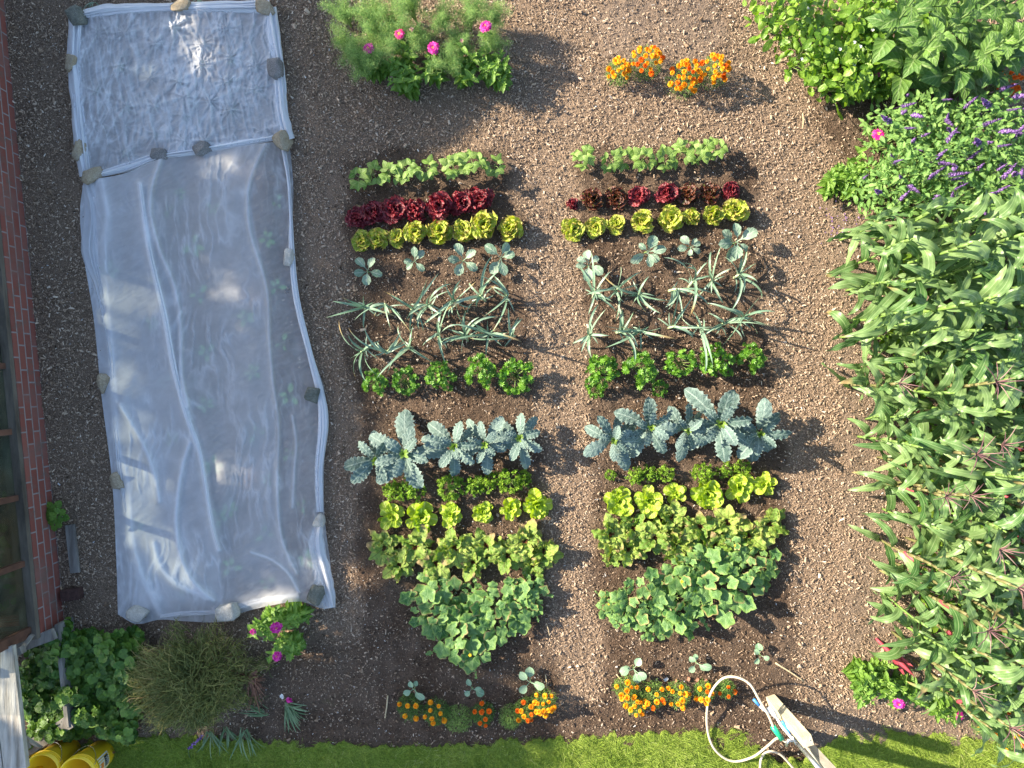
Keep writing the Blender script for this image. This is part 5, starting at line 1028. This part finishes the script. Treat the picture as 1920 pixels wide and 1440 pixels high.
cutclump('pale cut blades hanging onto the lawn, left bunch', 392, 1372, -1.35, 12, .26); cutclump('pale cut blades hanging onto the lawn, middle bunch', 425, 1365, -1.4, 9, .24); cutclump('pale cut blades hanging onto the lawn, right bunch', 458, 1368, -1.5, 14, .30)
t = thing('lavender_sprig', 'greyish cut lavender sprig lying on the lawn beside pale blades', 'lavender', (*at(386, 1372, .04), .04)); mb = MB(); tube(mb, spline([(0, 0, 0), (-.06, -.08, .02), (-.16, -.16, .0), (-.15, -.27, -.01)], 12), .003, 5); part('stem', mb, M_lily, t)
mb = MB(); [disc(mb, (-.02-.12*f+U(-.012, .012), -.02-.12*f+U(-.012, .012), .03+U(0, .01)), U(0, 6), .008, U(0, 1), U(0, 6), 'round', 6, tint=U(.3, 1)) for f in np.linspace(0, 1, 50)]; part('flower_head', mb, M_purp, t)
# seedlings growing beneath the net and fleece
us = [(365, 462, 1.3), (205, 508, 1), (375, 552, 1.15), (520, 538, 1), (460, 597, 1), (530, 642, 1.1), (387, 660, 1), (474, 700, 1), (308, 716, .9), (545, 742, 1.2), (386, 758, 1), (480, 815, 1.1), (318, 822, .9), (400, 872, 1.2), (538, 852, .8), (500, 900, .7),
      (430, 955, .9), (565, 950, .8), (410, 972, 1.1), (255, 985, .8), (495, 1000, 1.1), (435, 1063, 1.1), (575, 1050, 1), (500, 1093, .9), (280, 1078, .7), (345, 1103, .9), (315, 392, .8), (398, 388, .8), (500, 448, .9), (520, 376, .8), (336, 362, .7), (285, 605, .8), (290, 525, .8)]
M_tend = leafmat('tender_leaf', (.24, .42, .12), (.38, .56, .22), K=5, tr=.3)
def tender(v):
    random.seed(2600+v); t = thing('covered_seedling', 'x', 'seedling'); mb = MB(); st = MB()
    for k in range([4, 5, 3][v]): az = k*GA; r = .045; disc(mb, (r*math.cos(az), r*math.sin(az), .05), az, U(.018, .030), U(0, .3), az, 'oval', 12, cup=.1, tint=U(.3, 1)); tube(st, [(0, 0, .02), (r*math.cos(az), r*math.sin(az), .048)], .002, 4, False)
    part('foliage', mb, M_tend, t); part('stems', st, M_stem, t); return t
for i, (a, b, s_) in enumerate(us):
    o = place(tender, 'tend', i % 3, a, b, .05, s_*1.2, 'small seedling seen dimly beneath the lower net cover', 'seedling', 'seedlings under the lower net cover')
for i, (a, b) in enumerate([(325, 52), (222, 124), (180, 172), (236, 204), (235, 285), (345, 215), (433, 205), (433, 112), (290, 250), (481, 168), (427, 150), (379, 120)]):
    place(tender, 'tend', i % 3, a, b, .04, .6, 'seedling poking up under the upper fleece cover', 'seedling', 'seedlings under the upper fleece')
for i, (a, b) in enumerate([(178, 8), (372, 2)]):
    t = thing('grass_tuft', ['green grass blades over the top edge of fleece, left tuft', 'green grass blades over the top edge of fleece, right tuft'][i], 'grass tuft', (*at(a, b, 0), 0)); mb = MB()
    for k in range(7): leaf(mb, (0, .02, 0), -pi/2+U(-.9, .9), U(.10, .2), .007, R(60), R(-50), P_blade, 8, 2, tint=U(0, 1))
    part('blades', mb, M_leek, t)

mb = MB()
for k in range(60): x, y = at(1575+rng.normal(0, 16), 425+rng.normal(0, 22)); disc(mb, (x, y, .03), U(0, 6), .006, U(0, .4), U(0, 6), 'round', 6, tint=U(.4, 1))
tag(mb.build('fallen_petals', M_purp), 'small purple petals fallen on the soil left of the sage', 'petals')['kind'] = 'stuff'
# ------------------------------------------------------------------ post with tap and hose, canes, pot shards
paleW = plain('pale_timber', (.40, .33, .20), (.68, .60, .44), 12., .85, .5, stretch=(1., 1., .12)); greyW = plain('grey_timber', (.28, .25, .20), (.50, .46, .39), 14., .9, .6, stretch=(1., 1., .12))
def post(name, label, pxb, pyb, pxt, pyt, hz, wx, wy, rz, mat):
    b = np.array([*at(pxb, pyb, 0), 0]); tp = np.array([*at(pxt, pyt, hz), hz]); t = thing(name, label, 'post', tuple(b)); d = tp-b; mb = MB(); ns = 7; V = []
    cr, sr = math.cos(rz), math.sin(rz)
    for k in range(ns):
        f = k/(ns-1); c = d*f-[0, 0, .05*(1-f)]
        for (ix, iy) in ((-1, -1), (1, -1), (1, 1), (-1, 1)): x, y = ix*wx/2, iy*wy/2; V.append((c[0]+x*cr-y*sr, c[1]+x*sr+y*cr, c[2]))
    i = np.arange(ns-1)[:, None]*4; j = np.arange(4)[None]; Q = np.stack([i+j, i+(j+1) % 4, i+4+(j+1) % 4, i+4+j], -1).reshape(-1, 4); Q = np.concatenate([Q, [[4*ns-4, 4*ns-3, 4*ns-2, 4*ns-1]]]); mb.add(V, Q); part('timber', mb, mat, t, False)
    mb = MB(); tube(mb, [tuple(d+[.02, .01, -.002]), tuple(d+[.02, .01, .004])], .006, 8); part('screw', mb, METAL, t); return t
post('short_post', 'short pale square timber post rising from the soil beside the hose tap', 1446, 1312, 1514, 1390, .95, .085, .085, .3, paleW)
post('tall_post', 'taller grey timber post leaning out past the bottom edge', 1490, 1372, 1588, 1480, 1.25, .07, .09, .3, greyW)
sp_ = np.array([*at(1478, 1368, 0), 0])
t = thing('standpipe', 'grey metal standpipe and tap between the two timber posts', 'standpipe', tuple(sp_))
def pz(px, py, z): x, y = at(px, py, z); return (x-sp_[0], y-sp_[1], z)
mb = MB(); tube(mb, [(0, 0, -.03), pz(1500, 1398, .6), pz(1545, 1452, .95)], [.022, .022, .022], 10); part('pipe', mb, METAL, t)
mb = MB(); tube(mb, [pz(1494, 1388, .55), pz(1478, 1388, .56), pz(1474, 1398, .54)], [.016, .015, .012], 9); tube(mb, [pz(1486, 1380, .60), pz(1492, 1396, .60)], [.009, .009], 8); part('tap', mb, METAL, t)
GRN = plain('green_plastic', (.01, .34, .17), (.02, .42, .22), 20., .35, .05); BLU = plain('blue_plastic', (.04, .20, .55), (.08, .3, .65), 20., .4, .05); WPL = plain('white_plastic', (.65, .68, .72), (.78, .8, .82), 20., .4, .05)
HOS = plain('cream_hose', (.55, .44, .30), (.70, .60, .46), 30., .45, .1)
t2_ = thing('hose_fitting', 'blue and white sprayer tubing clipped to the short post', 'hose fitting', tuple(sp_))
mb = MB(); tube(mb, [pz(1413, 1311, .45), pz(1424, 1323, .46)], .013, 9); part('blue_cap', mb, BLU, t2_)
mb = MB(); tube(mb, spline([pz(1424, 1323, .46), pz(1436, 1333, .47), pz(1452, 1340, .48), pz(1466, 1362, .52), pz(1487, 1386, .56)], 16), [.012]*16, 9); part('tubing', mb, WPL, t2_)
mb = MB(); tube(mb, [pz(1440, 1326, .46), pz(1450, 1338, .48), pz(1456, 1346, .49)], [.020, .024, .014], 10); part('joint', mb, WPL, t2_)
mb = MB(); tube(mb, spline([pz(1466, 1352, .515), pz(1474, 1364, .53), pz(1480, 1376, .54)], 6), [.0135]*6, 9); part('blue_sleeve', mb, BLU, t2_)
t3 = thing('garden_hose', 'thin cream hose making a wide loop over marigolds and lawn', 'hose', tuple(sp_)); mb = MB()
hp = [(1475, 1392, .5), (1458, 1384, .42), (1440, 1398, .3), (1410, 1420, .12), (1372, 1427, .06), (1340, 1405, .06), (1326, 1365, .07), (1329, 1310, .2), (1350, 1276, .33), (1376, 1269, .4), (1405, 1282, .44), (1425, 1315, .47), (1440, 1340, .5), (1452, 1368, .5)]
tube(mb, spline([pz(*q) for q in hp], 90), .0105, 9); part('tube', mb, HOS, t3); mb = MB(); tube(mb, [pz(1449, 1362, .5), pz(1466, 1386, .5)], [.024, .024], 10); part('green_connector', mb, GRN, t3)
t4 = thing('second_hose', 'cream hose curving off the bottom of the frame', 'hose', tuple(sp_)); mb = MB()
tube(mb, spline([pz(*q) for q in [(1428, 1500, .06), (1425, 1450, .07), (1428, 1420, .09), (1442, 1409, .1), (1462, 1414, .1), (1482, 1434, .08), (1510, 1470, .06)]], 50), .0105, 9); part('tube', mb, HOS, t4)
CAN = plain('dry_cane', (.42, .32, .18), (.62, .50, .32), 30., .8, .3)
for nm, a, b, r_, lbl in [('dry_cane', (1452, 1241), (1505, 1275), .009, 'short pale dry cane on the mulch right of the seedlings'), ('dry_cane', (1155, 1262), (1172, 1285), .006, 'thin dry twig left of the right bed marigolds'), ('dry_cane', (728, 1302), (723, 1343), .008, 'grey-green dry stem left of the golden marigold'),
                         ('dry_cane', (1503, 215), (1502, 244), .006, 'straight pale straw on the path below bush beans'), ('dry_cane', (1022, 1262), (1025, 1288), .006, 'short straw right of the last left bed seedling'), ('dry_cane', (1024, 1167), (1030, 1190), .004, 'thin twig below the cucumber runner')]:
    mb = MB(); A_ = np.array([*at(*a), .025]); B_ = np.array([*at(*b), .035]); tube(mb, spline([A_, (A_+B_)/2+[.004, .003, .004], B_], 8), np.linspace(r_, r_*.6, 8), 6); tag(mb.build(nm, CAN), lbl, 'cane', 'dry canes and straws')
TER = plain('terracotta', (.30, .13, .08), (.46, .24, .16), 30., .85, .3)
for i, (px, py, rz, s_, mt) in enumerate([(1262, 1273, .1, .030, TER), (1288, 1272, 1.2, .018, TER), (1304, 1273, .8, .020, TER), (1318, 1273, .2, .030, TER), (1246, 1271, .5, .022, WHT)]):
    mb = MB(); V = []
    for k in range(9):
        for z in (0, 1, 2, 3):
            a = pi+pi*k/8; rr = (s_, s_*1.15, s_*.98, s_*.84)[z]; zz = (.0, .035, .035, .0)[z]; V.append((rr*math.cos(a), rr*.6*math.sin(a), zz))
    mb.add(V, np.concatenate([gridq(9, 4), [[k*4+3, k*4+7, k*4+4, k*4] for k in range(8)]])); o = mb.build('pot_shard', mt); x, y = at(px, py, .02); o.location = (x, y, .015); o.rotation_euler = (.3, .2, rz)
    tag(o, ['curved terracotta shard at the left of its line', 'smaller terracotta shard, second of the line', 'terracotta shard, third of the line', 'curved terracotta shard at the right of its line', 'small whitish pot fragment left of the terracotta shards'][i], 'pot shard', 'pot shards below the seedling')
